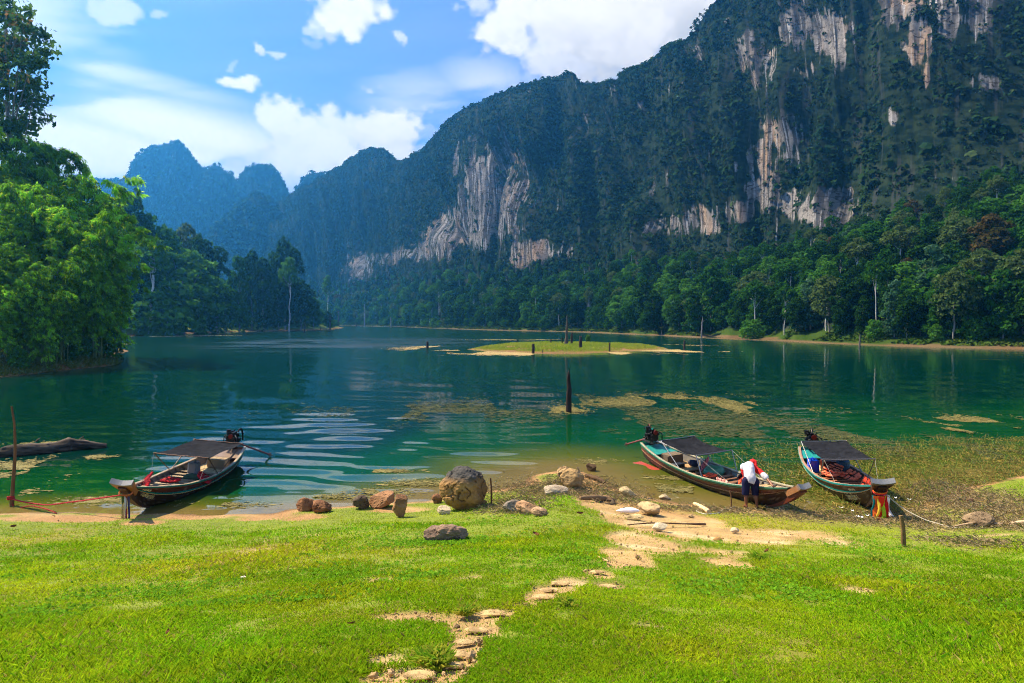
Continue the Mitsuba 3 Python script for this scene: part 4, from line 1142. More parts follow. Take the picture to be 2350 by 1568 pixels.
TAN = ((.24, .20, .06), (.085, .085, .022))
DULL = ((.075, .075, .02), (.025, .045, .015))
put('floating_weed', rafts(7000, [(1560, 915, 160, 12, 1), (1690, 935, 150, 16, 1.5), (1420, 925, 120, 10, .7), (1300, 942, 40, 8, .5), (1790, 930, 60, 10, .4), (2260, 970, 140, 14, 1.3), (2180, 985, 90, 8, .5)], 41, .10, .53, TAN, .3), 'm_matte', label='sunlit rafts of floating weed beyond the stump in the lake', cat='floating weed', kind='stuff')
put('floating_weed', rafts(5200, [(1000, 945, 300, 22, 1), (1300, 925, 200, 20, 1), (1700, 985, 200, 40, .8), (2150, 1030, 160, 30, 1), (1550, 960, 300, 30, 1.1), (1950, 1000, 120, 30, .6)], 42, .15, .48, DULL, .3), 'm_matte', label='dull submerged weed drifting in streaks across the lake', cat='floating weed', kind='stuff')
put('floating_weed', rafts(1500, [(60, 1068, 90, 10, 1), (40, 1095, 80, 10, .7), (110, 1020, 70, 6, .6), (200, 1050, 80, 6, .3), (20, 1130, 60, 8, .3), (250, 1150, 120, 8, .35)], 43, .12, .46, TAN), 'm_matte', label='floating weed round the drifting log at the left edge', cat='floating weed', kind='stuff')
put('floating_weed', rafts(1300, [(880, 1082, 60, 4, .8), (960, 1110, 70, 8, .7), (880, 1130, 80, 8, .5), (760, 1140, 60, 6, .3), (1370, 1060, 40, 6, .5), (1500, 1120, 80, 8, .5), (1560, 1098, 50, 5, .4), (1600, 1126, 60, 6, .8), (1720, 1145, 90, 6, .4), (1450, 1095, 60, 6, .3), (500, 1160, 100, 6, .4), (1900, 1090, 80, 20, .6)], 44, .075, .47, TAN), 'm_matte', label='scraps of floating weed along the near shallows', cat='floating weed', kind='stuff')

# the grassy islet and its fringe of stranded weed
isle = [on_level(px, py)[:2] for px, py in [(1075, 802), (1110, 806), (1180, 809), (1260, 812), (1350, 811), (1430, 807), (1510, 803), (1525, 799), (1490, 794), (1400, 791), (1320, 788.5), (1240, 788.5), (1170, 791), (1110, 796)]]
ISLE = np.array([(-90, -7), (-20, -2.5), (-4, -.35), (0, .02), (1, .16), (4, .28), (8, .42), (14, .52)])
isle_z = mound('island', isle, ISLE, .8, 221, 'low grassy islet with dead stumps in the lake')
ir = np.random.default_rng(61)
k = 60000
ix, iy = ir.uniform(-12, 36, k), ir.uniform(120, 185, k)
iz, is_ = isle_z(ix, iy)
ok = (is_ > -.1) & (f2(ix, iy, 2.2, 3, 5) > .40)
ix, iy, iz, is_ = ix[ok], iy[ok], iz[ok], is_[ok]
m = len(ix)
v, f = blades(np.stack([ix, iy, iz], 1), ir.uniform(.25, .6, m) * sstep(0, 3, is_) + .1, ir.uniform(.05, .1, m), np.abs(ir.normal(0, .5, m)), ir)
t = np.clip(f2(ix, iy, 5, 3, 6) + ir.normal(0, .15, m), 0, 1)[:, None]
c = np.array([.22, .38, .02]) * (1 - t) + np.array([.46, .46, .08]) * t
put('islet_grass', Soup().add(v, f, np.repeat(c, 4, 0)), 'm_leaf', label='yellow-green grass on the low islet', cat='grass', kind='stuff')
put('floating_weed', rafts(2600, [(1130, 806, 130, 3, 1), (1260, 813, 150, 3, 1.5), (1000, 800, 90, 3, .8), (1180, 811, 150, 3, 1.2), (1540, 805, 100, 2.4, .9), (1390, 811, 110, 3, 1.0), (1590, 807, 50, 1.6, .5), (1000, 796, 50, 1.5, .4), (1180, 780, 100, 1.0, .5), (1520, 793, 70, 2, .5), (1080, 802, 60, 2.5, .8)], 45, .42, .45, ((.36, .25, .10), (.20, .17, .06)), .6), 'm_matte', label='tan fringe of stranded weed round the grassy islet', cat='floating weed', kind='stuff')
put('floating_weed', rafts(900, [(330, 772, 90, .8, 1), (450, 770.5, 80, .8, 1), (265, 790, 20, .8, .3), (850, 749.5, 60, .5, .4)], 46, .7, .4, ((.36, .25, .10), (.24, .19, .08)), 1.2), 'm_matte', label='pale line of stranded weed off the earth spit on the left', cat='floating weed', kind='stuff')

# grass of the left hill's foot
k = 26000
hx, hy = ir.uniform(-75, -48, k), ir.uniform(66, 100, k)
hz, hs = hill_z(hx, hy)
ok = (hs > -.3) & (hs < 9) & (f2(hx, hy, 2, 3, 9) > .4)
hx, hy, hz = hx[ok], hy[ok], np.maximum(hz[ok], 0)
m = len(hx)
v, f = blades(np.stack([hx, hy, hz], 1), ir.uniform(.3, .9, m), ir.uniform(.03, .07, m), np.abs(ir.normal(0, .5, m)), ir)
t = ir.random((m, 1)); c = np.array([.07, .14, .02]) * (1 - t) + np.array([.22, .22, .05]) * t
put('shore_grass', Soup().add(v, f, np.repeat(c, 4, 0)), 'm_leaf', label='rough grass at the foot of the left hill', cat='grass', kind='stuff')
# ------------------------------------------------------------------ longtail boats
def pl(knots):
    k = np.asarray(knots, float)
    return PchipInterpolator(k[:, 0], k[:, 1])


GLYPH = {'พ': ([[(0, 1), (.02, 0), (.25, .65), (.48, 0), (.5, 1)]], .62), 'ท': ([[(0, 1), (.04, 0)], [(.04, .55), (.3, 1), (.42, .95), (.42, 0)]], .55), 'ก': ([[(0, 0), (0, .72), (-.06, .82), (.2, 1), (.44, .8), (.44, 0)]], .58),
         'ช': ([[(.2, .72), (.08, .85), (.22, 1), (.28, .8), (.08, .42), (.08, 0), (.46, 0), (.46, .7), (.6, 1)]], .62), 'ต': ([[(.16, .3), (.0, .2), (0, .7), (.12, 1), (.26, .85), (.38, 1), (.5, .7), (.5, 0)]], .62), 'น': ([[(-.05, .95), (.06, 1), (.06, 0), (.4, .2), (.52, .0)], [(.4, 1), (.4, .2)]], .6),
         'า': ([[(0, .9), (.14, 1), (.3, .85), (.3, 0)]], .42), 'ว': ([[(0, .88), (.2, 1), (.36, .8), (.36, 0), (.22, .08)]], .5), 'จ': ([[(0, .75), (.2, 1), (.38, .8), (.38, 0), (.12, .42)]], .5), 'ล': ([[(0, 0), (0, .42), (.26, .5), (.1, .85), (.3, 1), (.46, .8), (.46, 0)]], .6),
         'ธ': ([[(.46, 1), (.06, .95), (.06, .66), (.46, .58), (.46, 0), (.06, 0), (.06, .3)]], .58), 'โ': ([[(.3, 1.4), (.0, 1.5), (.12, 1.15), (.12, 0), (.3, 0)]], .36), 'ค': ([[(0, 0), (0, .7), (.2, 1), (.46, .75), (.46, 0)], [(0, .3), (.2, .46)]], .6),
         '.': ([[(.05, 0), (.05, .1)]], .22), '0': ([[(.2, 0), (0, .3), (0, .7), (.2, 1), (.4, .7), (.4, .3), (.2, 0)]], .52), '1': ([[(0, .75), (.2, 1), (.2, 0)], [(.02, 0), (.4, 0)]], .5), '2': ([[(0, .8), (.2, 1), (.4, .75), (0, 0), (.42, 0)]], .54), '9': ([[(.4, .62), (.2, .48), (.02, .74), (.2, 1), (.4, .72), (.34, 0)]], .5),
         '5': ([[(.4, 1), (.06, 1), (.04, .58), (.3, .6), (.42, .3), (.2, 0), (0, .12)]], .52), '^': ([[(-.45, 1.2), (-.3, 1.4), (-.1, 1.25)]], 0), '|': ([[(-.3, 1.2), (-.3, 1.5)]], 0)}


def make_boat(key, pose, L, B, look, canopy, text=None, seed=0):
    """A wooden longtail boat, bow towards +x, parts as they show in the photograph. pose: world transform."""
    r = np.random.default_rng(seed)
    xs, xe = -L / 2, L / 2
    hb = pl([(0, .50), (.12, .72), (.3, .93), (.5, 1.0), (.7, .86), (.85, .58), (.95, .30), (1, .15)])
    sheer = pl([(0, .74), (.12, .60), (.3, .49), (.5, .46), (.7, .53), (.85, .68), (1, .90)])
    keel = pl([(0, .06), (.12, -.10), (.35, -.16), (.6, -.14), (.8, -.05), (.88, .08), (1, .60)])

    def sec(t, f, side=1, inset=0.0):
        t, f = np.broadcast_arrays(np.asarray(t, float), np.asarray(f, float))
        b, g, k = hb(t) * B / 2, sheer(t), keel(t)
        bb = b * (.62 - .38 * sstep(.7, 1, t))
        zc = k + (.09 + .10 * sstep(.6, 1, t)) * 1.0
        u = np.clip((f - .3) / .7, 0, 1)
        lo = np.clip(f / .3, 0, 1)
        y = np.where(f < .3, bb * lo, bb + (b - bb) * (u ** .8))
        z = np.where(f < .3, k + (zc - k) * lo ** 1.5, zc + (g - zc) * u)
        y = np.maximum(y - inset, .012)
        z = z + np.where(f < .3, inset, inset * (1 - u) * .6)
        return np.stack([xs + (xe - xs) * t, side * y, z], -1)

    wood, dark, upper, inner = map(np.asarray, (look['hull'], look['low'], look['upper'], look['inner']))
    nt, nf = 64, 15
    tt, ff = np.linspace(0, 1, nt), np.linspace(0, 1, nf)
    s = Soup()
    for side in (1, -1):
        TT, FF = np.meshgrid(tt, ff, indexing='ij')
        o = sec(TT, FF, side).reshape(-1, 3)
        band = np.where(FF > .72, 1.0, 0)[..., None]
        col = wood * (1 - band) + upper * band
        wl = sstep(.20, -.02, o[:, 2]).reshape(nt, nf, 1)
        col = col + (dark - col) * wl
        grain = fbm(np.stack([o[:, 0] * 1.3, o[:, 1] * 9, o[:, 2] * 16], -1), 4, seed)[:, None]
        chips = sstep(.66, .76, fbm(np.stack([o[:, 0] * 3, o[:, 1] * 12, o[:, 2] * 14], -1), 3, seed + 1))[:, None]
        col = col.reshape(-1, 3) * (.55 + .9 * grain)
        col = col + (np.array([.28, .22, .15]) - col) * chips * .55
        f = grid_faces(nt, nf)
        s.add(o, f if side < 0 else f[:, ::-1], col)
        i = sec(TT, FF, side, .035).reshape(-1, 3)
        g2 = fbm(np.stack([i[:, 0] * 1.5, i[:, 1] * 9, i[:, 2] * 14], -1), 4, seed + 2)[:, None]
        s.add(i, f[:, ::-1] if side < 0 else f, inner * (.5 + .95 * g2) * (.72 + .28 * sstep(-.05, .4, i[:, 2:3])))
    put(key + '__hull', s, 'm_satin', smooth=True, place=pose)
    # closing board at the stern
    q = [sec(0, f, 1) for f in np.linspace(0, 1, 8)]
    ring = np.array([[p[0], p[1], p[2]] for p in q[::-1]] + [[p[0], -p[1], p[2]] for p in q])
    s = Soup()
    n = len(ring)
    c0 = ring.mean(0)
    for dx in (0, .045):
        v = np.vstack([ring + [dx, 0, 0], [c0 + [dx, 0, 0]]])
        k = np.arange(n)
        s.add(v, np.stack([k, (k + 1) % n, k * 0 + n], 1), np.asarray(look['transom']) * (.8 + .3 * r.random()))
    put(key + '__transom', s, 'm_satin', place=pose)

    def strip(side, f0, f1, out, thick, col, t0=0, t1=1, name='rub_rail', dz=0.0, wobble=.25):
        """A board lying along the hull between two heights, standing proud of it."""
        t = np.linspace(t0, t1, 56)
        a, b = sec(t, t * 0 + f0, side), sec(t, t * 0 + f1, side)
        o = np.array([0, side, 0.0])
        v = np.concatenate([a + o * (out - .004), b + o * (out - .004), b + o * (out + thick), a + o * (out + thick)]) + [0, 0, dz]
        m = len(t)
        f = []
        for k in range(4):
            p, q2 = k * m, ((k + 1) % 4) * m
            i = np.arange(m - 1)
            f.append(np.stack([p + i, p + i + 1, q2 + i + 1, q2 + i], 1))
        f = np.vstack(f)
        caps = np.array([[0, m, 2 * m, 3 * m], [4 * m - 1, 3 * m - 1, 2 * m - 1, m - 1]])
        f = np.vstack([f, caps])
        c = dirt(v, col, wobble * 1.6, .35, seed + int(f0 * 90), 0)
        put(key + '__' + name, Soup().add(v, f, c), 'm_satin', smooth=30 if 0 else False, place=pose)

    def cap(side, name='gunwale'):
        """The flat rail lying on the edge of the hull: a broad pale board with a painted outer edge."""
        t = np.linspace(0, 1, 60)
        e = sec(t, t * 0 + 1, side)
        w_in, w_out = .075, .03
        pts = [(-w_in, 0), (-w_in, .03), (w_out * .2, .036), (w_out, .026), (w_out, -.02), (.002, -.02)]
        v = np.concatenate([np.stack([e[:, 0], np.where(side * (e[:, 1] + side * a) > .01, e[:, 1] + side * a, side * .01), e[:, 2] + b], 1) for a, b in pts])
        m = len(t); f = []
        for k in range(6):
            p, q2 = k * m, ((k + 1) % 6) * m
            i = np.arange(m - 1)
            f.append(np.stack([p + i, p + i + 1, q2 + i + 1, q2 + i], 1))
        c = np.concatenate([np.broadcast_to(np.asarray(look[n]), (m, 3)) for n in ('cap', 'cap', 'cap', 'cap_edge', 'cap_edge', 'cap_edge')])
        c = dirt(v, c, .45, .22, seed + 5)
        put(key + '__' + name, Soup().add(v, np.vstack(f), c), 'm_satin', place=pose)

    for side in (1, -1):
        cap(side)
        for f0, f1, out, th, col, nm in look['rails']:
            strip(side, f0, f1, out, th, col, .0, .985, nm)
    # frames: paired upright timbers against the planking
    for t in look['ribs']:
        for side in (1, -1):
            f = np.linspace(.2, .95, 6)
            o = sec(f * 0 + t, f, side, .030)
            i = sec(f * 0 + t, f, side, .030) + np.stack([0 * f, -side * (.13 - .05 * f), 0 * f + .01], 1)
            v = np.concatenate([o + [-.025, 0, 0], i + [-.025, 0, 0], i + [.025, 0, 0], o + [.025, 0, 0]])
            ff_ = []
            for k in range(4):
                p, q2 = k * 6, ((k + 1) % 4) * 6
                a = np.arange(5)
                ff_.append(np.stack([p + a, p + a + 1, q2 + a + 1, q2 + a], 1))
            ff_.append(np.array([[5, 11, 17, 23], [0, 18, 12, 6]]))
            put(key + '__rib', Soup().add(v, np.vstack(ff_), dirt(v, np.asarray(look['rib']) * r.uniform(.8, 1.2), .4, .15, seed)), 'm_matte', place=pose)
    # thwarts
    for t, zf, w in look['seats']:
        p = sec(t, .80 if zf is None else zf, 1, .04)
        m = box((w, 2 * p[1] + .02, .035), (p[0], 0, p[2]), .008)
        m = m.subdivide_to_size(.25)
        m.apply_transform(trimesh.transformations.rotation_matrix(r.normal(0, .012), [0, 0, 1], [p[0], 0, 0]))
        put(key + '__seat_plank', Soup().mesh(m, dirt(m.vertices * [1, 6, 1], np.asarray(look['seat']) * r.uniform(.75, 1.2), .35, .5, seed + int(t * 100))), 'm_matte', place=pose)
    # floor boards in the stern, small deck at the bow
    t0, t1, zf = look['deck']
    n = 6
    for k in range(n):
        t = np.linspace(t0, t1, 14)
        e = sec(t, t * 0 + zf, 1, .06)
        y0, y1 = -1 + 2 * k / n + .012, -1 + 2 * (k + 1) / n - .012
        v = np.concatenate([np.stack([e[:, 0], e[:, 1] * y, e[:, 2] * 0 + e[:, 2].min() + .02 + d], 1) for y, d in ((y0, .0), (y1, .0), (y1, .022), (y0, .022))])
        f = []
        for q2 in range(4):
            i = np.arange(13)
            f.append(np.stack([q2 * 14 + i, q2 * 14 + i + 1, ((q2 + 1) % 4) * 14 + i + 1, ((q2 + 1) % 4) * 14 + i], 1))
        f.append(np.array([[0, 14, 28, 42], [55, 41, 27, 13]]))
        put(key + '__deck_plank', Soup().add(v, np.vstack(f), dirt(v * [1, 5, 1], np.asarray(look['deckc']) * r.uniform(.85, 1.1), .3, .6, seed + k)), 'm_matte', place=pose)
    t = np.linspace(.80, .985, 14)
    e = sec(t, t * 0 + .86, 1, .03)
    v = np.concatenate([e, e * [1, -1, 1], e * [1, -1, 1] + [0, 0, .025], e + [0, 0, .025]])
    f = []
    for q2 in range(4):
        i = np.arange(13)
        f.append(np.stack([q2 * 14 + i, q2 * 14 + i + 1, ((q2 + 1) % 4) * 14 + i + 1, ((q2 + 1) % 4) * 14 + i], 1))
    f.append(np.array([[0, 14, 28, 42], [55, 41, 27, 13]]))
    put(key + '__foredeck', Soup().add(v, np.vstack(f), dirt(v, look['deckc'], .3, .3, seed)), 'm_matte', place=pose)
    # sloping stern board under the engine
    t = np.linspace(.03, .16, 8)
    e = sec(t, t * 0 + .93, 1, .03)
    v = np.concatenate([e, e * [1, -1, 1], e * [1, -1, 1] + [0, 0, .03], e + [0, 0, .03]])
    f = []
    for q2 in range(4):
        i = np.arange(7)
        f.append(np.stack([q2 * 8 + i, q2 * 8 + i + 1, ((q2 + 1) % 4) * 8 + i + 1, ((q2 + 1) % 4) * 8 + i], 1))
    f.append(np.array([[0, 8, 16, 24], [31, 23, 15, 7]]))
    put(key + '__stern_board', Soup().add(v, np.vstack(f), dirt(v, look['sternc'], .25, .3, seed)), 'm_satin', place=pose)
    # stem timber and flared prow
    st = np.array([sec(t, 0.0, 1) * [1, 0, 1] for t in (.86, .90, .95, 1.0)] + [np.array([xe + .44, 0, .60 + look.get('rise', .45)])])
    wd = np.array([.06, .07, .08, .10, .12]); dp = np.array([.07, .08, .10, .12, .14])
    v = np.concatenate([st + np.array([0, y, 0]) * wd[:, None] + np.outer(dp, [z * .75, 0, -z * .66]) for y, z in ((-1, .75), (1, .75), (1, -.35), (-1, -.35))])
    f = []
    for k in range(4):
        i = np.arange(4)
        f.append(np.stack([k * 5 + i, k * 5 + i + 1, ((k + 1) % 4) * 5 + i + 1, ((k + 1) % 4) * 5 + i], 1))
    f.append(np.array([[0, 5, 10, 15], [19, 14, 9, 4]]))
    m = trimesh.Trimesh(*Soup().add(v, np.vstack(f), (0, 0, 0)).arrays()[:2], process=False).subdivide_to_size(.12)
    put(key + '__stem', Soup().mesh(m, dirt(m.vertices * [2, 8, 2], look['stem'], .5, .5, seed)), 'm_satin', place=pose)
    nl, nw = 7, 9
    out = []
    th = .085
    for i in range(nl):
        a = i / (nl - 1)
        c = np.array([xe - .10 + .62 * a, 0, .70 + look.get('rise', .45) * a])
        w = .13 + look.get('flare', .19) * a ** 1.25
        for j in range(nw):
            y = -1 + 2 * j / (nw - 1)
            dip = (.055 * (abs(y) ** 1.6) if i == nl - 1 else 0)
            out.append(c + [dip * .7, y * w, dip])
    out = np.array(out)
    nrm = np.array([.70, 0, -.71]) * th
    v = np.vstack([out + nrm, out - nrm])
    g = grid_faces(nl, nw)
    f = [g, g[:, ::-1] + nl * nw]
    rim = np.r_[np.arange(nw), np.arange(2 * nw - 1, nl * nw, nw), np.arange(nl * nw - 2, nl * nw - nw - 1, -1), np.arange((nl - 2) * nw, 0, -nw)]
    f.append(np.vstack([[a, b, b + nl * nw] for a, b in zip(rim, np.roll(rim, -1))] + [[a, b + nl * nw, a + nl * nw] for a, b in zip(rim, np.roll(rim, -1))]))
    c = dirt(v * [1, 6, 1], look['prow'], .45, .35, seed)
    top = (v @ np.array([.72, 0, .69])) > (out[-nw:] @ np.array([.72, 0, .69])).min() - .012
    c = np.where(top[:, None], np.array([.16, .17, .18]), c)
    put(key + '__prow', Soup().add(v, np.vstack(f), c), 'm_satin', place=pose)

    # canopy: shade net lashed to bars on two pairs of crossed poles
    x0, x1, zf, zb, cw, foot_x, sag = canopy['x0'], canopy['x1'], canopy['zf'], canopy['zb'], canopy['w'], canopy['foot'], canopy['sag']
    nu, nv_ = 22, 16
    U_, V_ = np.meshgrid(np.linspace(0, 1, nu), np.linspace(-1, 1, nv_), indexing='ij')
    cz = zf + (zb - zf) * U_ - sag * (4 * U_ * (1 - U_)) * (1 - .35 * V_ ** 2) - .03 * (1 - V_ ** 2) + .02 * np.sin(U_ * 9 + V_ * 4)
    cx = x0 + (x1 - x0) * U_ + canopy.get('skew', 0) * V_
    cy = cw * V_ * (1 - .05 * np.sin(math.pi * U_))
    cv = np.stack([cx, cy, cz], -1).reshape(-1, 3)
    n_ = fbm(np.stack([cv[:, 0] * 7, cv[:, 1] * 26, cv[:, 2] * 0], -1), 3, seed)[:, None]
    put(key + '__canopy', Soup().add(cv, grid_faces(nu, nv_), np.array([.012, .013, .016]) * (.35 + 1.5 * n_)), 'm_net', smooth=True, place=pose)
    pole = np.asarray(look['pole'])

    def rod(name, pts, rad, col, bs='m_metal', n=10, sides=7):
        v, f = tube(curve(pts, n) if len(pts) > 2 else np.asarray(pts, float), rad, sides)
        put(key + '__' + name, Soup().add(v, f, dirt(v, col, .3, .1, seed)), bs, smooth=True, place=pose)

    for xx, zz in ((x0, zf), (x1, zb)):
        rod('canopy_bar', [(xx - canopy.get('skew', 0), -cw - .02, zz), (xx, 0, zz - .012), (xx + canopy.get('skew', 0), cw + .02, zz)], .020, pole * .6)
    for side in (1, -1):
        tf = (foot_x - xs) / L
        ft = sec(tf, 1.0, side) + [0, -side * .03, .02]
        sk = canopy.get('skew', 0) * side
        rod('canopy_pole', [ft, (x0 + sk, side * cw, zf)], .017, pole)
        tb = (canopy['foot2'] - xs) / L
        fb = sec(tb, 1.0, side) + [0, -side * .03, .02]
        rod('canopy_pole', [fb, ((x1 + sk) if canopy.get('backpole', 1) else (x1 + sk) * .6 + x0 * .4, side * cw * .99, zb if canopy.get('backpole', 1) else zf + (zb - zf) * .6 - .02)], .017, pole)
        rod('stay_line', [(x0 + sk, side * cw, zf), sec(min(.93, tf + .18), 1.0, side)], .005, (.45, .42, .36), 'm_matte', sides=4)

    # engine on its cradle over the stern
    ex, ez = xs + .18, .82
    E = key + '__engine'
    K = np.array([.012, .012, .013])

    def bit(name, m, col, bs='m_metal', smooth=35):
        if isinstance(m, tuple):
            m = trimesh.Trimesh(*m, process=False)
        put(E + '__' + name, Soup().mesh(m, dirt(m.vertices, col, .5, .08, seed)), bs, smooth=False, place=pose)

    bit('cradle', trimesh.util.concatenate([box((.80, .05, .06), (ex + .05, -.17, ez)), box((.80, .05, .06), (ex + .05, .17, ez)), box((.05, .30, .05), (ex - .30, 0, ez - .004)), box((.05, .30, .05), (ex + .38, 0, ez - .004)), box((.12, .12, .30), (ex, 0, ez - .18))]), K * 2, 'm_satin')
    blk = trimesh.util.concatenate([box((.50, .30, .28), (ex, 0, ez + .18), .03), box((.46, .24, .16), (ex, .01, ez + .39), .03), box((.40, .12, .07), (ex + .02, .02, ez + .50), .02), box((.20, .12, .16), (ex - .05, .20, ez + .22), .02), box((.14, .10, .12), (ex + .12, -.20, ez + .30), .02)]
                                   + [trimesh.creation.cylinder(.035, .10, sections=10).apply_translation((ex - .18 + .12 * k, -.06, ez + .52)) for k in range(4)] + [trimesh.creation.icosphere(1, .035).apply_translation((ex + r.uniform(-.25, .25), r.choice([-1, 1]) * r.uniform(.13, .19), ez + r.uniform(.1, .5))) for k in range(14)])
    bit('block', blk, K)
    R = trimesh.transformations.rotation_matrix(math.pi / 2, [0, 1, 0])
    fly = trimesh.creation.cylinder(.16, .06, sections=28); fly.apply_transform(R); fly.apply_translation((ex + .31, 0, ez + .20))
    bit('flywheel', fly, K * 1.4)
    for yy, zz, rr in ((.03, .40, .095), (-.12, .12, .07), (.13, .33, .06)):
        pu = trimesh.creation.cylinder(rr, .05, sections=22); pu.apply_transform(R); pu.apply_translation((ex + .36, yy, ez + zz))
        bit('pulley', pu, look['pulley'] if zz == .40 else K * 2)
    af = trimesh.creation.cylinder(.085, .16, sections=20); af.apply_translation((ex + .10, -.16, ez + .55)); bit('air_filter', af, K * 1.2)
    for pts, rr, col, nm in ([(ex - .18, .1, ez + .52), (ex - .32, .14, ez + .62), (ex - .46, .16, ez + .50), (ex - .52, .18, ez + .12)], .032, look['exhaust'], 'exhaust_pipe'), ([(ex + .28, -.10, ez + .48), (ex + .40, -.20, ez + .40), (ex + .38, -.22, ez + .10), (ex + .2, -.18, ez - .02)], .02, K, 'hose'), ([(ex + .24, .16, ez + .42), (ex + .40, .30, ez + .30), (ex + .36, .30, ez + .02), (ex + .1, .24, ez - .08)], .022, K * 1.2, 'hose'), \
            ([(ex + .22, -.05, ez + .56), (ex + .34, -.1, ez + .54), (ex + .40, -.1, ez + .66)], .014, look['tip'], 'filler_pipe'), ([(ex + .26, .12, ez + .36), (ex + .30, .16, ez + .14), (ex + .40, .14, ez + .0)], .012, (.38, .07, .05), 'fuel_line'), ([(ex - .2, -.16, ez + .5), (ex, -.22, ez + .58), (ex + .24, -.14, ez + .52)], .022, K * 2.4, 'intake_pipe'):
        bit(nm, tube(curve(pts, 14), rr, 8), col)
    # tiller and the long tail with its guard
    rod('tiller', [(ex + .30, .06, ez + .03), (ex + .80, .08, ez + .05), (ex + 1.15, .08, ez + .03)], .030, look['tiller'], 'm_satin')
    a0 = np.array([ex - .28, 0, ez + .06]); a1 = np.array([ex - .28 + look['tail'][0], look['tail'][1], look['tail'][2]])
    rod('tail_shaft', [a0, a1], .036, (.20, .05, .04), 'm_satin')
    put(key + '__propeller', trimesh.util.concatenate([box((.02, .20, .06), a1), box((.02, .06, .20), a1 + [.003, 0, 0]), trimesh.creation.icosphere(2, .035).apply_translation(a1)]), 'm_metal', (.3, .27, .2), place=pose)
    # painted words
    if text:
        for side, t0, f0, hgt, wd, words, slant in text:
            s = Soup()
            px = 0.0
            for ch in words:
                strokes, adv = GLYPH[ch]
                for q in strokes:
                    q = np.asarray(q, float)
                    ln = np.linspace(0, len(q) - 1, 4 * (len(q) - 1) + 1)
                    q = np.stack([np.interp(ln, np.arange(len(q)), q[:, k]) for k in (0, 1)], 1)
                    u = (px + q[:, 0] + slant * q[:, 1]) * wd
                    w3 = sec(t0 - side * u / L if side > 0 else t0 + u / L, f0 + hgt * q[:, 1], side) + [0, side * .006, 0]
                    v, f = tube(w3, .0075, 4)
                    s.add(v, f, look['paint'])
                px += adv
            put(key + '__lettering', s, 'm_matte', place=pose)
    return sec


def pose_of(x, y, z, heading, heel=0, trim=0):
    return T().translate([x, y, z]).rotate([0, 0, 1], math.degrees(math.atan2(heading[1], heading[0]))).rotate([1, 0, 0], heel).rotate([0, 1, 0], trim)


scene['m_net'] = {'type': 'twosided', 'bsdf': {'type': 'principled', 'base_color': VC, 'roughness': .9, 'specular': .06}}
TEAL, CREAM, SALMON = hexc(20, 150, 140), hexc(205, 190, 150), hexc(205, 130, 95)
BROWN = hexc(92, 52, 30)
look1 = dict(hull=hexc(48, 28, 17), low=hexc(30, 20, 14), upper=hexc(84, 36, 20), inner=hexc(120, 112, 98), transom=hexc(120, 70, 50), cap=hexc(150, 132, 106), cap_edge=hexc(30, 96, 76), rib=hexc(104, 98, 88), seat=hexc(150, 134, 108), deckc=hexc(176, 156, 118), sternc=hexc(120, 100, 80), stem=hexc(64, 36, 22),
             prow=hexc(150, 92, 44), pole=hexc(130, 100, 80), pulley=hexc(110, 35, 25), exhaust=hexc(45, 30, 28), tip=hexc(60, 55, 50), tiller=hexc(100, 30, 25), tail=(-1.45, .95, .16), paint=hexc(225, 205, 140),
             rails=[(.66, .73, .0, .022, hexc(16, 112, 102), 'rub_rail'), (.635, .662, .0, .030, hexc(190, 160, 100), 'rub_rail'), (.925, .965, .0, .014, hexc(120, 44, 22), 'rub_rail')],
             ribs=[.30, .36, .42, .48, .54, .60, .66, .72, .77, .82, .87], seats=[(.40, .80, .12), (.45, .80, .18), (.50, .80, .14), (.555, .80, .20), (.60, .80, .14), (.655, .80, .18), (.71, .80, .14), (.76, .80, .18)], deck=(.09, .37, .66))
look2 = dict(look1, flare=.07, rise=.36, hull=hexc(56, 31, 20), low=hexc(40, 24, 16), upper=hexc(110, 62, 40), inner=hexc(112, 108, 100), cap=hexc(150, 144, 118), cap_edge=hexc(50, 108, 82), sternc=hexc(28, 120, 112), stem=hexc(96, 44, 24), prow=hexc(150, 104, 66), pole=hexc(150, 152, 155), exhaust=hexc(90, 50, 40), tip=hexc(20, 190, 180), tiller=hexc(170, 165, 165), tail=(-1.15, -.38, .45), transom=hexc(40, 150, 140),
             rails=[(.655, .70, .0, .026, hexc(150, 110, 84), 'rub_rail'), (.72, .745, .0, .014, hexc(120, 60, 40), 'rub_rail'), (.90, .925, .0, .012, hexc(70, 140, 100), 'rub_rail')], deckc=hexc(160, 130, 92), seat=hexc(120, 86, 62))
look3 = dict(look1, hull=hexc(66, 43, 26), low=hexc(44, 30, 20), upper=hexc(96, 52, 32), inner=hexc(110, 100, 92), cap=hexc(160, 126, 100), cap_edge=hexc(30, 120, 112), sternc=hexc(28, 128, 122), stem=hexc(40, 26, 18), prow=hexc(70, 44, 32), pole=hexc(150, 148, 145), tiller=hexc(170, 168, 165), exhaust=hexc(40, 36, 36), tail=(-1.3, .15, .1), transom=hexc(40, 170, 160), seat=hexc(130, 76, 48), deckc=hexc(200, 168, 118),
             rails=[(.675, .715, .0, .026, hexc(30, 140, 130), 'rub_rail'), (.635, .668, .0, .032, hexc(196, 170, 130), 'rub_rail'), (.915, .955, .0, .016, hexc(190, 120, 84), 'rub_rail')], ribs=[.30, .38, .46, .54, .60, .66, .72, .78, .84, .89], seats=[(.42, .80, .16), (.50, .80, .18), (.56, .80, .14), (.62, .80, .18), (.68, .80, .14), (.74, .80, .18)])

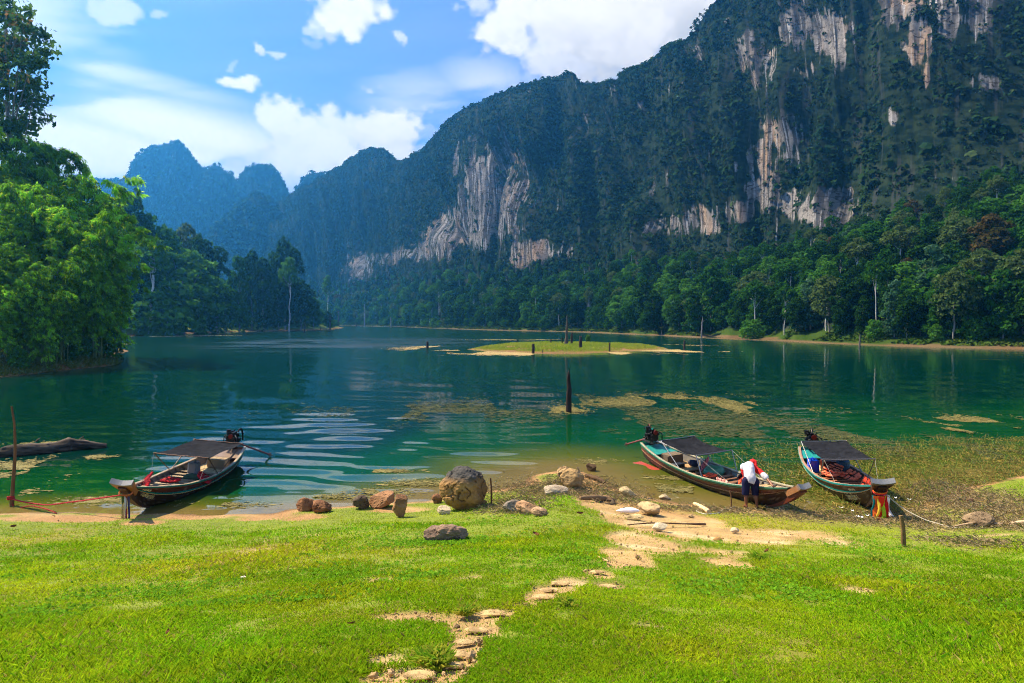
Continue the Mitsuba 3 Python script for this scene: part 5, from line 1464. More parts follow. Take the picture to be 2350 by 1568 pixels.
BOAT1 = pose_of(-11.30, 23.75, .02, (0.0, -1), -5, 0)
b1 = thing('longtail_boat', 'longtail boat with a bright turquoise stripe, moored by the red rope at the left', 'boat', 'longtail boats drawn up on the shore')
sec1 = make_boat(b1, BOAT1, 7.5, 1.78, look1, dict(x0=.80, x1=-2.15, zf=1.26, zb=1.22, w=.92, foot=-.25, foot2=-.45, sag=.07, skew=0), [(1, .965, .775, .085, .105, 'พท.012', .25), (1, .955, .40, .17, .125, 'กช^ตนาวา', .3)], 1)
BOAT2 = pose_of(7.06, 24.25, .0, (.325, -.945), 4, 1.0)
b2 = thing('longtail_boat', 'long narrow longtail boat that the bending person holds, its rust-brown bow pointing right', 'boat', 'longtail boats drawn up on the shore')
sec2 = make_boat(b2, BOAT2, 8.3, 1.55, look2, dict(x0=.35, x1=-1.95, zf=1.20, zb=1.30, w=.74, foot=.62, foot2=-.75, sag=.17, skew=.0), None, 2)
BOAT3 = pose_of(11.36, 23.55, .05, (-.145, -.99), 3, .5)
b3 = thing('longtail_boat', 'longtail boat at the right with long orange and white ribbons hanging from its prow', 'boat', 'longtail boats drawn up on the shore')
sec3 = make_boat(b3, BOAT3, 6.9, 1.66, look3, dict(x0=1.15, x1=-1.60, zf=1.22, zb=1.32, w=.78, foot=.55, foot2=-.10, sag=.09, skew=.05), [(-1, .845, .76, .085, .10, 'พท.095', -.25), (-1, .80, .36, .19, .125, 'จ|.ล^ทธโชค.1', -.3)], 3)


def inside(pose, p):
    m = np.array(pose.matrix, float)
    return (m @ np.r_[p, 1])[:3]


# red splash board of the middle boat, at its stern
put(b2 + '__splash_board', box((1.5, .40, .04), (-3.35, -.62, -.02), .01), 'm_satin', hexc(150, 60, 44), place=BOAT2)


# ------------------------------------------------------------------ things carried in the boats
def carried(name, pose, m, col, bs, label, cat, group=None, amp=.25, smooth=False):
    put(free(name), Soup().mesh(m, dirt(m.vertices, col, amp, .15, 5)), bs, smooth=smooth, place=pose, label=label, cat=cat, group=group)


def canister(h, w, d, at_):
    m = box((d, w, h), (0, 0, h / 2), .05)
    m = trimesh.util.concatenate([m, trimesh.creation.cylinder(.035, .05, sections=14).apply_translation((d * .25, 0, h + .02)), box((d * .5, .035, .03), (-d * .1, 0, h + .035), .01), box((.03, .035, .04), (-d * .3, 0, h + .012), .005), box((.03, .035, .04), (d * .1, 0, h + .012), .005)])
    return m.apply_translation(at_)


def barrel(h, rad, at_):
    pr = [(0, 0), (rad * .9, 0), (rad, .03), (rad, h * .3), (rad * 1.03, h * .33), (rad, h * .36), (rad, h * .68), (rad * 1.03, h * .71), (rad, h * .74), (rad, h * .93), (rad * .85, h), (rad * .3, h * 1.01), (rad * .3, h * 1.05), (0, h * 1.05)]
    return trimesh.creation.revolve(np.array(pr), sections=22).apply_translation(at_)


def crate(size, at_, planks=5):
    sx, sy, sz = size
    ms = [box((sx, sy, sz * .94), (0, 0, sz * .47), .008)]
    for k in range(planks):
        y = -sy / 2 + (k + .5) * sy / planks
        ms.append(box((sx + .04, sy / planks - .008, .025), (0, y, sz * .94 + .014), .004))
    for sgn in (-1, 1):
        ms.append(box((.04, .03, sz * .9), (sgn * sx * .4, sy / 2 + .014, sz * .47), .004)); ms.append(box((.04, .03, sz * .9), (sgn * sx * .4, -sy / 2 - .014, sz * .47), .004))
    return trimesh.util.concatenate(ms).apply_translation(at_)


def vest(at_, rot, sc=1.0):
    """A folded life jacket: two padded panels, a collar pad and straps."""
    ms = []
    for y in (-.14, .14):
        for k in range(3):
            b = trimesh.creation.icosphere(2, 1.0); b.apply_scale((.10, .12, .045)); b.apply_translation((k * .16 - .16, y, .05)); ms.append(b)
    b = trimesh.creation.icosphere(2, 1.0); b.apply_scale((.07, .20, .05)); b.apply_translation((.32, 0, .07)); ms.append(b)
    m = trimesh.util.concatenate(ms)
    st = trimesh.util.concatenate([box((.03, .56, .015), (x, 0, .10), .003) for x in (-.2, 0, .16)])
    for q in (m, st):
        q.apply_scale(sc); q.apply_transform(trimesh.transformations.euler_matrix(*rot)); q.apply_translation(at_)
    return m, st


def jacket(pose, at_, rot, col, label, group=None, strap=(.02, .02, .03), sc=1.0):
    m, st = vest(at_, rot, sc)
    k = thing('life_jacket', label, 'life jacket', group)
    put(k + '__padding', Soup().mesh(m, dirt(m.vertices, col, .3, .1, 3)), 'm_matte', smooth=True, place=pose)
    put(k + '__strap', Soup().mesh(st, np.asarray(strap)), 'm_matte', place=pose)


f1 = float(sec1(.25, .66)[2]) + .05
carried('plastic_canister', BOAT1, canister(.46, .34, .36, (-.75, -.22, f1 - .04)), hexc(120, 122, 124), 'm_satin', 'grey plastic canister on the deck of the left boat', 'canister', amp=.12)
carried('wooden_crate', BOAT1, crate((.50, .60, .30), (-2.05, .10, f1), 3), hexc(150, 132, 104), 'm_matte', 'weathered wooden box with a planked lid in the stern of the left boat', 'wooden box')
carried('cloth_bundle', BOAT1, hull_bones([((.15, -.05, .36), .13, (.05, .25, .36), .12), ((.1, .1, .40), .12, (.12, .3, .36), .1)], .05, 4), hexc(62, 88, 70), 'm_matte', 'dull green cloth bundle on a bench of the left boat', 'cloth bundle', smooth=True)
RED, ORANGE, PINK = hexc(170, 22, 34), hexc(235, 88, 50), hexc(235, 120, 120)
jacket(BOAT1, (2.0, -.50, .52), (.9, .3, .6), RED, 'red life jacket hanging over the far rail of the left boat, nearest the prow', None, (.2, .02, .03), .9)
jacket(BOAT1, (1.55, -.62, .55), (1.1, .2, .2), RED, 'second red life jacket over the far rail of the left boat', None, (.2, .02, .03), .9)
jacket(BOAT1, (.95, -.25, .40), (.05, 0, 1.4), RED, 'dark red life jacket lying folded across a bench of the left boat', None, (.1, .02, .02), .9)
jacket(BOAT1, (.35, .62, .42), (-.6, .1, .3), RED, 'crumpled red life jacket against the near side of the left boat', None, (.2, .02, .03), 1.0)
f2_ = float(sec2(.22, .66)[2]) + .05
carried('wooden_crate', BOAT2, crate((.50, .62, .32), (-2.35, -.02, f2_), 3), hexc(104, 90, 72), 'm_matte', 'dark wooden box with a pale lid in the stern of the middle boat', 'wooden box')
carried('black_case', BOAT2, box((.34, .40, .12), (-1.65, -.22, f2_ + .06), .02), hexc(24, 26, 30), 'm_satin', 'flat black case lying on the deck of the middle boat', 'case')
carried('cloth_bundle', BOAT2, hull_bones([((-1.55, .28, f2_ + .1), .12, (-1.35, .36, f2_ + .1), .13), ((-1.5, .4, f2_ + .1), .1, (-1.3, .25, f2_ + .08), .09)], .04, 3), hexc(50, 50, 66), 'm_matte', 'dark crumpled bag by the far rail of the middle boat', 'bag', smooth=True)
carried('tarpaulin_bundle', BOAT2, hull_bones([((-.35, .30, .38), .20, (.02, .42, .40), .20), ((-.3, .15, .34), .17, (.05, .2, .34), .17)], .05, 2), hexc(70, 132, 100), 'm_satin', 'green tarpaulin bundle with white edges on a bench of the middle boat', 'tarpaulin', smooth=True)
jacket(BOAT2, (-.72, .34, .46), (.5, -.9, .5), PINK, 'pink life jacket standing beside the green tarpaulin in the middle boat', None, (.05, .02, .03), .85)
jacket(BOAT2, (.35, -.22, .40), (.1, 0, .3), ORANGE, 'small orange life jacket on a bench in the middle boat', None, (.25, .05, .03), .7)
jacket(BOAT2, (1.15, -.35, .42), (.2, .3, 1.0), hexc(235, 170, 150), 'faded pinkish life jacket near the person in the middle boat', None, (.3, .08, .05), .6)
jacket(BOAT2, (1.6, .28, .56), (.5, -.8, .4), ORANGE, 'orange life jacket with a navy front panel leaning on the far side beside the person', None, (.012, .016, .035), 1.0)
m = box((.40, .22, .05), (1.58, .24, .68), .02); m.apply_transform(trimesh.transformations.rotation_matrix(-.8, [0, 1, 0], [1.58, .24, .62]))
put(list(labels)[-1] + '__front_panel', m, 'm_matte', hexc(22, 28, 42), place=BOAT2)
f3 = float(sec3(.25, .66)[2]) + .05
carried('plastic_canister', BOAT3, canister(.50, .36, .32, (-1.15, -.52, f3 - .02)), hexc(16, 66, 190), 'm_gloss', 'bright blue canister by the left side of the right-hand boat', 'canister', amp=.12)
carried('plastic_barrel', BOAT3, barrel(.56, .22, (-.72, .38, f3 - .06)), hexc(22, 70, 98), 'm_satin', 'dark blue-grey barrel by the far side of the right-hand boat', 'barrel', amp=.2, smooth=False)
carried('wooden_crate', BOAT3, crate((.5, .62, .36), (-1.35, .18, f3), 1), hexc(108, 44, 26), 'm_satin', 'red-brown wooden chest on the deck of the right-hand boat', 'wooden chest')
for k, (a, rot, lb) in enumerate([((-.25, -.20, .40), (.1, .1, .2), 'lowest orange life jacket of the heap in the right-hand boat'), ((-.15, .10, .44), (-.1, .1, 1.2), 'orange life jacket lying across the heap in the right-hand boat'), ((-.45, -.05, .52), (.2, -.1, 2.2), 'topmost orange life jacket of the heap in the right-hand boat'), ((.05, .35, .40), (.4, .2, .5), 'orange life jacket slipping off the heap toward the bow')]):
    jacket(BOAT3, a, rot, hexc(240, 122, 86), lb, None, (.06, .02, .015), 1.0)
jacket(BOAT3, (1.7, .34, .50), (1.2, .2, .3), hexc(190, 60, 36), 'rust red life jacket hanging inside the bow of the right-hand boat', None, (.12, .03, .02), .8)
carried('cloth_bundle', BOAT3, hull_bones([((-1.45, -.12, f3 + .42), .06, (-1.3, .05, f3 + .42), .07), ((-1.35, -.1, f3 + .40), .05, (-1.25, .1, f3 + .40), .05)], .03, 2), hexc(190, 186, 176), 'm_matte', 'pale rag lying by the chest in the right-hand boat', 'rag', smooth=True)


# ribbons tied round the prows
def ribbons(pose, xb, items, wraps, label):
    k = thing('ribbon_sash', label, 'ribbons')
    inv = np.linalg.inv(np.array(pose.matrix, float))
    down = (inv[:3, :3] @ np.array([0, 0, -1.0]))
    for j, (y, dx, w, ln, col, sway) in enumerate(items):
        n = 12
        t = np.linspace(0, 1, n)[:, None]
        c = np.array([xb + dx, y, .70]) + down * t * ln + np.array([sway * .6, sway, 0]) * t ** 2 + np.array([.03, .015, 0]) * np.sin(t * 7 + j)
        wv = np.array([.25, 1, 0]) / 1.03
        ww = w * (1 - .25 * np.sin(t * 3.1)) / 2
        fold = np.array([.05, 0, 0])
        v = np.concatenate([c - wv * ww, c + fold * (.5 + .5 * np.sin(t * 5 + j)), c + wv * ww])
        f = np.vstack([np.vstack([[b + i, b + i + 1, b + n + i + 1], [b + i, b + n + i + 1, b + n + i]]) for b in (0, n) for i in range(n - 1)])
        put(k + '__ribbon', Soup().add(v, f, np.asarray(col) * (.85 + .25 * noise(v * 6))[:, None]), 'm_matte', smooth=True, place=pose)
    for z, col, rr in wraps:
        g = np.linspace(0, 2 * np.pi, 22)
        w = .155 + .3 * (z - .75)
        xc = xb - .02 + .95 * (z - .72)
        pts = np.stack([xc + .15 * np.cos(g) * .9, w * np.sin(g), z + .02 * np.cos(g * 2) - .10 * np.cos(g)], 1)
        v, f = tube(pts, rr, 6, False)
        put(k + '__wrap', Soup().add(v, f, dirt(v, col, .3, .1)), 'm_matte', smooth=True, place=pose)


ribbons(BOAT3, 3.62, [(.16, .12, .17, .60, hexc(235, 235, 225), .10), (-.02, .20, .19, .78, hexc(225, 50, 20), .0), (-.13, .16, .18, .76, hexc(240, 110, 40), -.04), (.05, .22, .14, .78, hexc(160, 190, 30), .0), (-.06, .24, .10, .78, hexc(240, 200, 60), -.10), (.11, .18, .14, .80, hexc(200, 25, 20), .10), (-.19, .12, .08, .72, hexc(20, 110, 110), -.02)], [(.84, hexc(230, 60, 30), .018), (.81, hexc(200, 60, 90), .016), (.87, hexc(240, 120, 40), .014)], 'long orange, red, yellow and white ribbons hanging from the prow of the right-hand boat')
ribbons(BOAT1, 3.92, [(-.04, .06, .10, .86, hexc(190, 190, 185), .0), (-.12, .05, .10, .74, hexc(70, 92, 48), -.02), (.06, .06, .09, .86, hexc(60, 60, 110), .02), (0, .08, .07, .84, hexc(150, 60, 44), .0), (-.09, .08, .06, .8, hexc(200, 170, 120), .0)], [(.85, hexc(190, 110, 60), .017), (.82, hexc(170, 90, 60), .014)], 'faded ribbons tied under the prow of the left boat, hanging to the sand')
# ------------------------------------------------------------------ the person bending over the boat
def person():
    key = thing('person', 'person in white and red shirt, navy shorts and red headcloth bending over the middle boat', 'person')
    g = to_ground(1722, 1167)
    g[2] = max(g[2], .01) - .01
    o = np.array([g[0], g[1], g[2]])
    # x right, y away from the camera, z up; feet under the hips, trunk bent forward and to the right over the rail
    hipL, hipR = np.array([-.13, .02, .84]), np.array([.13, .02, .83])
    kneeL, kneeR = np.array([-.15, .03, .46]), np.array([.17, .05, .45])
    ankL, ankR = np.array([-.13, -.02, .08]), np.array([.20, -.01, .07])
    pelvis = np.array([0, .02, .92]); waist = np.array([.00, .12, 1.06]); chest = np.array([.06, .30, 1.21]); neck = np.array([.17, .46, 1.27]); head = np.array([.25, .54, 1.30])
    shL, shR = np.array([-.10, .42, 1.20]), np.array([.27, .36, 1.16])
    skin = hexc(122, 76, 50)
    # hands rest on the rail of the boat
    m = np.array(BOAT2.matrix, float)
    inv = np.linalg.inv(m)

    def rail(t):
        return inside(BOAT2, sec2(t, 1.0, -1) + [0, .02, .035]) - o

    tr_ = np.linspace(.6, .97, 60); rx_ = np.array([rail(q)[0] for q in tr_])
    hR, hL = rail(tr_[np.argmin(np.abs(rx_ - .56))]), rail(tr_[np.argmin(np.abs(rx_ - .10))])
    print('hands', hL, hR)
    elR = (shR + hR) / 2 + np.array([.07, -.05, -.02]); elL = (shL + hL) / 2 + np.array([-.06, -.02, -.03])
    bones = [(pelvis, .15, waist, .135), (waist, .135, chest, .15), (chest, .15, neck, .075), (shL, .07, shR, .07), (hipL, .10, kneeL, .068), (hipR, .10, kneeR, .068), (pelvis, .12, hipL, .11), (pelvis, .12, hipR, .11),
             (kneeL, .064, kneeL * .62 + ankL * .38 + [0, -.02, 0], .062), (kneeL * .62 + ankL * .38 + [0, -.02, 0], .062, ankL, .038), (kneeR, .064, kneeR * .62 + ankR * .38 + [0, -.02, 0], .062), (kneeR * .62 + ankR * .38 + [0, -.02, 0], .062, ankR, .038),
             (ankL, .04, ankL + [-.02, .15, -.05], .028), (ankL, .04, ankL + [0, -.05, -.045], .034), (ankR, .04, ankR + [.05, .14, -.045], .028), (ankR, .04, ankR + [0, -.05, -.04], .034),
             (shL, .062, elL, .047), (elL, .047, hL + [0, -.05, .02], .03), (shR, .062, elR, .047), (elR, .047, hR + [-.02, -.05, .03], .03), (neck, .058, head, .06)]
    for a, s in ((ankL, -1), (ankR, 1)):
        for k in range(5):
            b = a + [s * .01 + (k - 2) * .017 * 1.0, .15 - .006 * (k - 1) ** 2, -.05]
            bones.append((b, .011, b + [0, .035, -.008], .008))
    fr = (rail(.86) - rail(.80)); fr /= np.linalg.norm(fr)
    side = np.cross(fr, [0, 0, 1.0]); side /= np.linalg.norm(side)
    if side[1] < 0:
        side = -side
    for h, s in ((hL, -1), (hR, 1)):
        wr = h + [-.02 * (s > 0), -.05, .025]
        bones.append((wr, .026, h + side * .02 + [0, 0, .02], .034))
        for k in range(4):
            b = h + side * .04 + fr * (k - 1.5) * .021 + [0, 0, .018]
            ln = (.040, .048, .045, .034)[k]
            mid_ = b + side * ln + [0, 0, -.004]
            bones += [(b, .0105, mid_, .0095), (mid_, .0095, mid_ + side * ln * .5 + [0, 0, -ln * .7], .008)]
        b = h - side * .005 - fr * s * .035 + [0, 0, .01]
        bones += [(h, .016, b, .012), (b, .012, b + side * .035 - fr * s * .012 - [0, 0, .008], .0095)]
    body = hull_bones(bones, .028, 5, 12)
    hd = hull_bones([(head + [0, .0, .0], .088, head + [.03, .06, -.02], .082), (head + [.03, .07, -.06], .055, head + [.04, .10, -.09], .045), (head + [.05, .145, -.03], .014, head + [.05, .155, -.055], .018)]
                    + [(head + [.02 + s * .088, .02, -.02], .018, head + [.02 + s * .095, .01, -.05], .013) for s in (-1, 1)], .02, 3, 14)
    allb = trimesh.util.concatenate([body, hd])
    place = T().translate(o.tolist())
    c = dirt(allb.vertices, skin, .18, .12)
    put(key + '__body', Soup().mesh(allb, c), 'm_satin', smooth=True, place=place)
    eyes = trimesh.util.concatenate([trimesh.creation.icosphere(1, .011).apply_translation(head + [.035 + s * .03, .138, -.012]) for s in (-1, 1)])
    put(key + '__eyes', eyes, 'm_gloss', (.03, .02, .02), place=place)
    # shorts to the knee
    sh = hull_bones([(pelvis + [0, 0, .02], .165, pelvis + [0, 0, -.08], .17), (pelvis, .14, hipL, .135), (pelvis, .14, hipR, .135), (hipL, .135, kneeL + [0, 0, -.06], .105), (hipR, .135, kneeR + [0, 0, -.06], .108)], .03, 4, 14)
    v = sh.vertices.copy()
    v += .010 * (noise(v * 14, 3) - .5)[:, None]
    lo = np.where(v[:, 0] < .01, kneeL[2], kneeR[2]) - .06
    v[:, 2] = np.maximum(v[:, 2], lo)
    put(key + '__shorts', Soup().add(v, sh.faces, dirt(v, hexc(20, 22, 58), .4, .12)), 'm_matte', smooth=True, place=place)
    # shirt: white back, red right side and sleeves with white cuffs
    sl = lambda a, b, t: a + (b - a) * t
    cuffR, cuffL = sl(shR, elR, .92), sl(shL, elL, .8)
    tail = np.array([.0, -.06, .82])
    tors = hull_bones([(pelvis + [0, -.01, .0], .175, waist, .168), (waist, .168, chest, .185), (chest, .185, (shL + shR) / 2 + [0, .02, 0], .12), (shL, .095, shR, .095), (pelvis + [0, -.01, 0], .172, pelvis + [.0, -.01, -.07], .172), (shR, .10, cuffR, .095), (shL, .10, cuffL, .085), ((shL + shR) / 2, .1, neck, .075)], .024, 4, 14)
    v = tors.vertices.copy()
    v += tors.vertex_normals * (.045 * (fbm(v * [11, 11, 4], 3, 4) - .5))[:, None]
    bottom = .82 - .10 * sstep(-.15, .2, v[:, 0])
    v[:, 2] = np.where(v[:, 1] < .2, np.maximum(v[:, 2], bottom), v[:, 2])
    white, red = hexc(198, 198, 204), hexc(196, 34, 34)
    edge = .150 + .05 * (v[:, 2] - 1.0) + .02 * (noise(v * 8, 2) - .5)
    isred = sstep(-.012, .012, v[:, 0] - edge)
    al = ((v - shR) @ (elR - shR)) / ((elR - shR) @ (elR - shR))
    cuff = (al > .62) & (np.linalg.norm(v - shR - np.clip(al, 0, 1)[:, None] * (elR - shR), axis=1) < .13)
    lower = (v[:, 1] < .2) & (v[:, 2] < 1.02)
    isred = np.where(cuff | lower, 0, isred)
    al2 = ((v - shL) @ (elL - shL)) / ((elL - shL) @ (elL - shL))
    isred = np.where((al2 > .15) & (v[:, 0] < -.12) & (v[:, 2] < 1.13) & (v[:, 1] > .3), 1, isred)
    col = white + (red - white) * isred[:, None]
    put(key + '__shirt', Soup().add(v, tors.faces, col * (.93 + .12 * noise(v * 9, 5))[:, None]), 'm_matte', smooth=True, place=place)
    # headcloth, knotted, with a tail over the shoulder
    hc = hull_bones([(head + [0, -.02, .02], .105, head + [.02, .04, .015], .102), (head + [-.02, -.07, .03], .06, head + [.06, -.07, .03], .055), (head + [.05, -.08, .02], .05, shR + [.02, .02, .05], .05), (head + [.04, -.08, .0], .04, head + [.10, -.02, -.06], .04)], .022, 3, 14)
    v = hc.vertices + hc.vertex_normals * (.02 * (fbm(hc.vertices * 22, 3, 6) - .5))[:, None]
    put(key + '__headcloth', Soup().add(v, hc.faces, dirt(v, hexc(222, 44, 44), .25, .05)), 'm_matte', smooth=True, place=place)


person()


# ------------------------------------------------------------------ rocks
def rock(seed, size, facets=16, rough=.10, cuts=11, sub=4, cut=(.58, .92)):
    """A broken boulder: a sphere planed off by random flats, then roughened."""
    r = np.random.default_rng(seed)
    m = trimesh.creation.icosphere(sub, 1.0)
    v = m.vertices.copy()
    for k in range(cuts):
        n = r.normal(size=3); n /= np.linalg.norm(n)
        d = r.uniform(*cut)
        e = v @ n - d
        v = v - np.where(e > 0, e * .93, 0)[:, None] * n
    q = v / np.linalg.norm(v, axis=1, keepdims=True)
    ridge = np.abs(fbm(q * 1.5 + seed, 4, seed) - .5) + .12 * sstep(.45, .6, fbm(q * 1.3 + 7, 2, seed + 3))
    v = v * (1 + rough * (fbm(q * 3 + seed, 4, seed + 2) - .5) * 2 - rough * .9 * sstep(.035, 0, ridge))[:, None]
    v = v * (1 + .05 * (fbm(q * 9 + seed, 4, seed + 7) - .5) + .10 * (np.abs(fbm(q * 4.5 + seed, 3, seed + 8) - .5) - .12))[:, None]
    return v * np.asarray(size, float), m.faces, sstep(.03, .0, ridge), v


def lay_rock(px, py, w, h, col, label, seed, deep=.3, d_ratio=.8, cat='rock', yaw=0.0, tilt=0.0, top=None, cuts=11, rough=.10, cut=(.58, .92), sub=4, group=None, name='rock'):
    """A rock whose foot stands at this pixel and which is w by h pixels large there."""
    p = to_ground(px, py)
    k = p[1] / FOCAL
    sx, sz = w * k / 2 * 1.06, h * k / (2 - deep) * 1.08
    v, f, crack, unit = rock(seed, (sx, sx * d_ratio, sz), rough=rough, cuts=cuts, cut=cut, sub=sub)
    R = trimesh.transformations.euler_matrix(0, tilt, yaw)[:3, :3]
    v = v @ R.T
    base = np.asarray(col)
    c = base * (.6 + .75 * fbm(v / (sx * .5), 4, seed))[:, None]
    stain = sstep(.52, .68, fbm(v / (sx * .9), 4, seed + 5))[:, None]
    c = c + (base * np.array([.55, .5, .48]) - c) * stain * .8
    if top is not None:
        up = sstep(.25, .75, unit[:, 2] + .35 * (fbm(unit * 3, 3, 9) - .5))[:, None]
        c = c + (np.asarray(top) * (.7 + .6 * fbm(v / (sx * .3), 3, 4))[:, None] - c) * up
    c = c * (1 - .6 * crack[:, None])
    v = v + [p[0], p[1] + sx * d_ratio * .55, p[2] + sz * (1 - deep)]
    return put(free(name), Soup().add(v, f, c), 'm_matte', smooth=False, label=label, cat=cat, group=group)


OCH, GREY, PALE, BRN = hexc(150, 116, 66), hexc(128, 118, 104), hexc(196, 178, 142), hexc(134, 94, 62)
lay_rock(1062, 1172, 104, 88, hexc(158, 122, 70), 'large rounded boulder with a dark top at the water edge', 111, .14, .85, top=hexc(70, 68, 64), cuts=12, rough=.12, cut=(.78, .96), sub=5)
lay_rock(1003, 1156, 26, 20, BRN, 'small brown rock touching the left of the large boulder', 12)
lay_rock(1106, 1160, 22, 16, OCH, 'small ochre rock half hidden right of the large boulder', 13)
lay_rock(1019, 1181, 34, 18, PALE, 'small pale flat-topped rock before the large boulder', 14, .4)
lay_rock(700, 1174, 44, 28, BRN, 'left block of the broken brown rock at the waterline', 15, .3, yaw=.3)
lay_rock(736, 1177, 50, 28, BRN, 'right block of the broken brown rock at the waterline', 16, .3, yaw=-.3)
lay_rock(828, 1170, 44, 28, hexc(92, 78, 60), 'dark brown angular rock leaning at the waterline', 17, .3, yaw=.5, tilt=.3)
lay_rock(876, 1166, 62, 34, hexc(150, 110, 74), 'orange-brown wedge-shaped rock at the waterline', 18, .3, tilt=-.35)
lay_rock(916, 1188, 44, 50, hexc(150, 112, 74), 'pointed upright rock standing on the grass', 19, .2, cuts=14, cut=(.55, .9))
lay_rock(1025, 1246, 66, 36, hexc(138, 114, 92), 'right lump of the rugged grey-brown rock in the grass', 20, .3, rough=.16)
lay_rock(1048, 1244, 50, 30, hexc(134, 112, 92), 'low end of the rugged grey-brown rock in the grass', 21, .3, rough=.16)
lay_rock(996, 1246, 46, 34, hexc(128, 106, 88), 'left lump of the rugged grey-brown rock in the grass', 22, .3, rough=.16)
lay_rock(1178, 1178, 46, 26, GREY, 'grey rock at the left end of the pale rock group', 23, .35)
lay_rock(1212, 1182, 60, 28, hexc(172, 138, 100), 'long pinkish pale rock of the group right of the boulder', 24, .4, tilt=.3, yaw=-.3)
lay_rock(1240, 1186, 40, 18, hexc(176, 146, 110), 'low right end of the pale rock group', 25, .4, tilt=.2)
lay_rock(1318, 1124, 62, 44, hexc(158, 130, 86), 'big craggy rock at the end of the sandy tongue', 26, .2, rough=.14, cuts=14)
lay_rock(1295, 1104, 40, 30, hexc(160, 134, 92), 'upper craggy rock behind the big one on the sandy tongue', 27, .1, rough=.14)
lay_rock(1272, 1138, 62, 22, hexc(168, 156, 132), 'flat pale grey rock in the dry weed left of the craggy rock', 28, .35)
lay_rock(1357, 1084, 26, 20, hexc(100, 78, 52), 'small dark rock standing in the shallows beyond the sandy tongue', 29, .2)
lay_rock(1441, 1141, 38, 20, hexc(184, 164, 120), 'smooth pale rock by the muddy water left of the middle boat', 30, .3, tilt=.25)
lay_rock(1527, 1148, 30, 11, hexc(178, 160, 124), 'flat pale stone at the muddy waterline under the middle boat', 31, .4, tilt=.3)
lay_rock(1494, 1182, 58, 24, hexc(182, 156, 112), 'layered flat rock on the sandy path', 32, .4, tilt=.2, rough=.13)
lay_rock(1516, 1217, 38, 13, hexc(196, 184, 150), 'pale flat stone in a tuft on the path', 33, .4)
lay_rock(1456, 1192, 44, 8, hexc(190, 170, 120), 'low sandy stone half buried beside the white float', 37, .6)
lay_rock(1688, 1222, 20, 9, PALE, 'small pale stone in the bare patch before the person', 34, .4)
lay_rock(1648, 1243, 22, 8, OCH, 'small ochre stone at the edge of the grass', 35, .4)
lay_rock(2256, 1212, 66, 30, hexc(132, 112, 84), 'earthy brown rock in the dry weed at the right', 36, .4)
lay_rock(2230, 1156, 16, 12, hexc(110, 84, 60), 'small brown rock in the straw at the right', 38, .4)
lay_rock(556, 1332, 16, 8, hexc(226, 214, 196), 'pale scrap of stone in the lawn at the left', 39, .3)
lay_rock(1390, 1152, 34, 12, hexc(130, 104, 70), 'brown low rock where the sandy path begins', 40, .4)
# flat stones trodden into the path
for k, (px, py, w, h) in enumerate([(1395, 1348, 40, 8), (1340, 1330, 22, 5), (1285, 1342, 44, 8), (1262, 1356, 42, 8), (1246, 1372, 46, 9), (1132, 1410, 58, 9), (1372, 1314, 34, 5), (1092, 1450, 50, 10), (1062, 1478, 46, 10), (1050, 1506, 50, 12), (1040, 1532, 54, 12), (960, 1556, 70, 16)]):
    lay_rock(px, py, w * 1.05, h * .30, hexc(178, 152, 104), ['pale flat stone of the path farthest right in the lawn', 'small flat stone above the pair of pale path stones', 'upper one of the pair of pale path stones', 'middle pale path stone beside the pair', 'lower pale path stone beside the pair', 'broad pale stone at the bend of the path', 'flat stone where the path leaves the bare ground', 'pale stone just below the bend of the path', 'pale stone beside the large grass tuft', 'pale stone right of the large grass tuft, below the previous one', 'pale stone below the large grass tuft', 'sandy stone at the bottom edge of the picture'][k], 50 + k, 1.3, .5, 'path stone', rough=.05, cut=(.8, .98), sub=4, name='path_stone')
# pebbles and clods: real little stones, too many to count
pr_ = np.random.default_rng(88)
s = Soup()
ico = trimesh.creation.icosphere(1, 1.0)
k = 5200
t = pr_.random(k); wy = 1 / (1 / 4.5 - t * (1 / 4.5 - 1 / 24)); wx = pr_.uniform(-.75, .8, k) * wy
ws = shore_distance(wx, wy)
ok = (ws > .1) & (pr_.random(k) < bare_at(wx, wy, ws) * .9)
for x, y, sd in zip(wx[ok], wy[ok], ws[ok]):
    r_ = pr_.lognormal(-4.75, .5) * (1 + .02 * y)
    v = ico.vertices * r_ * pr_.uniform(.5, 1.2, 3) * (1 + .25 * pr_.normal(size=(len(ico.vertices), 1)))
    s.add(v + [x, y, float(ground_z(np.array([x]), np.array([y]), np.array([sd]))[0]) + r_ * .1], ico.faces, hexc(176, 148, 104) * pr_.uniform(.35, 1.1))
put('pebbles', s, 'm_matte', label='pebbles and crumbs of earth on the bare path and shore', cat='pebbles', kind='stuff')


# ------------------------------------------------------------------ stakes, driftwood, ropes
def stick(name, pts, rads, col, label, cat, sides=8, knots=0, seed=0, n=22, rough=.1):
    r = np.random.default_rng(seed)
    c = curve(pts, n)
    rr = np.interp(np.linspace(0, 1, n), np.linspace(0, 1, len(rads)), rads)
    v, f = tube(c, rr, sides)
    v = v + (fbm(v / (np.mean(rads) * 2.2), 3, seed) - .5)[:, None] * np.mean(rads) * rough * 2 * r.choice([-1, 1])
    grain = fbm(v * [14, 14, 3], 4, seed)[:, None]
    return put(free(name), Soup().add(v, f, np.asarray(col) * (.45 + 1.1 * grain)), 'm_matte', smooth=True, label=label, cat=cat)


def gp(px, py, up=0.0):
    p = to_ground(px, py); return p + [0, 0, up]


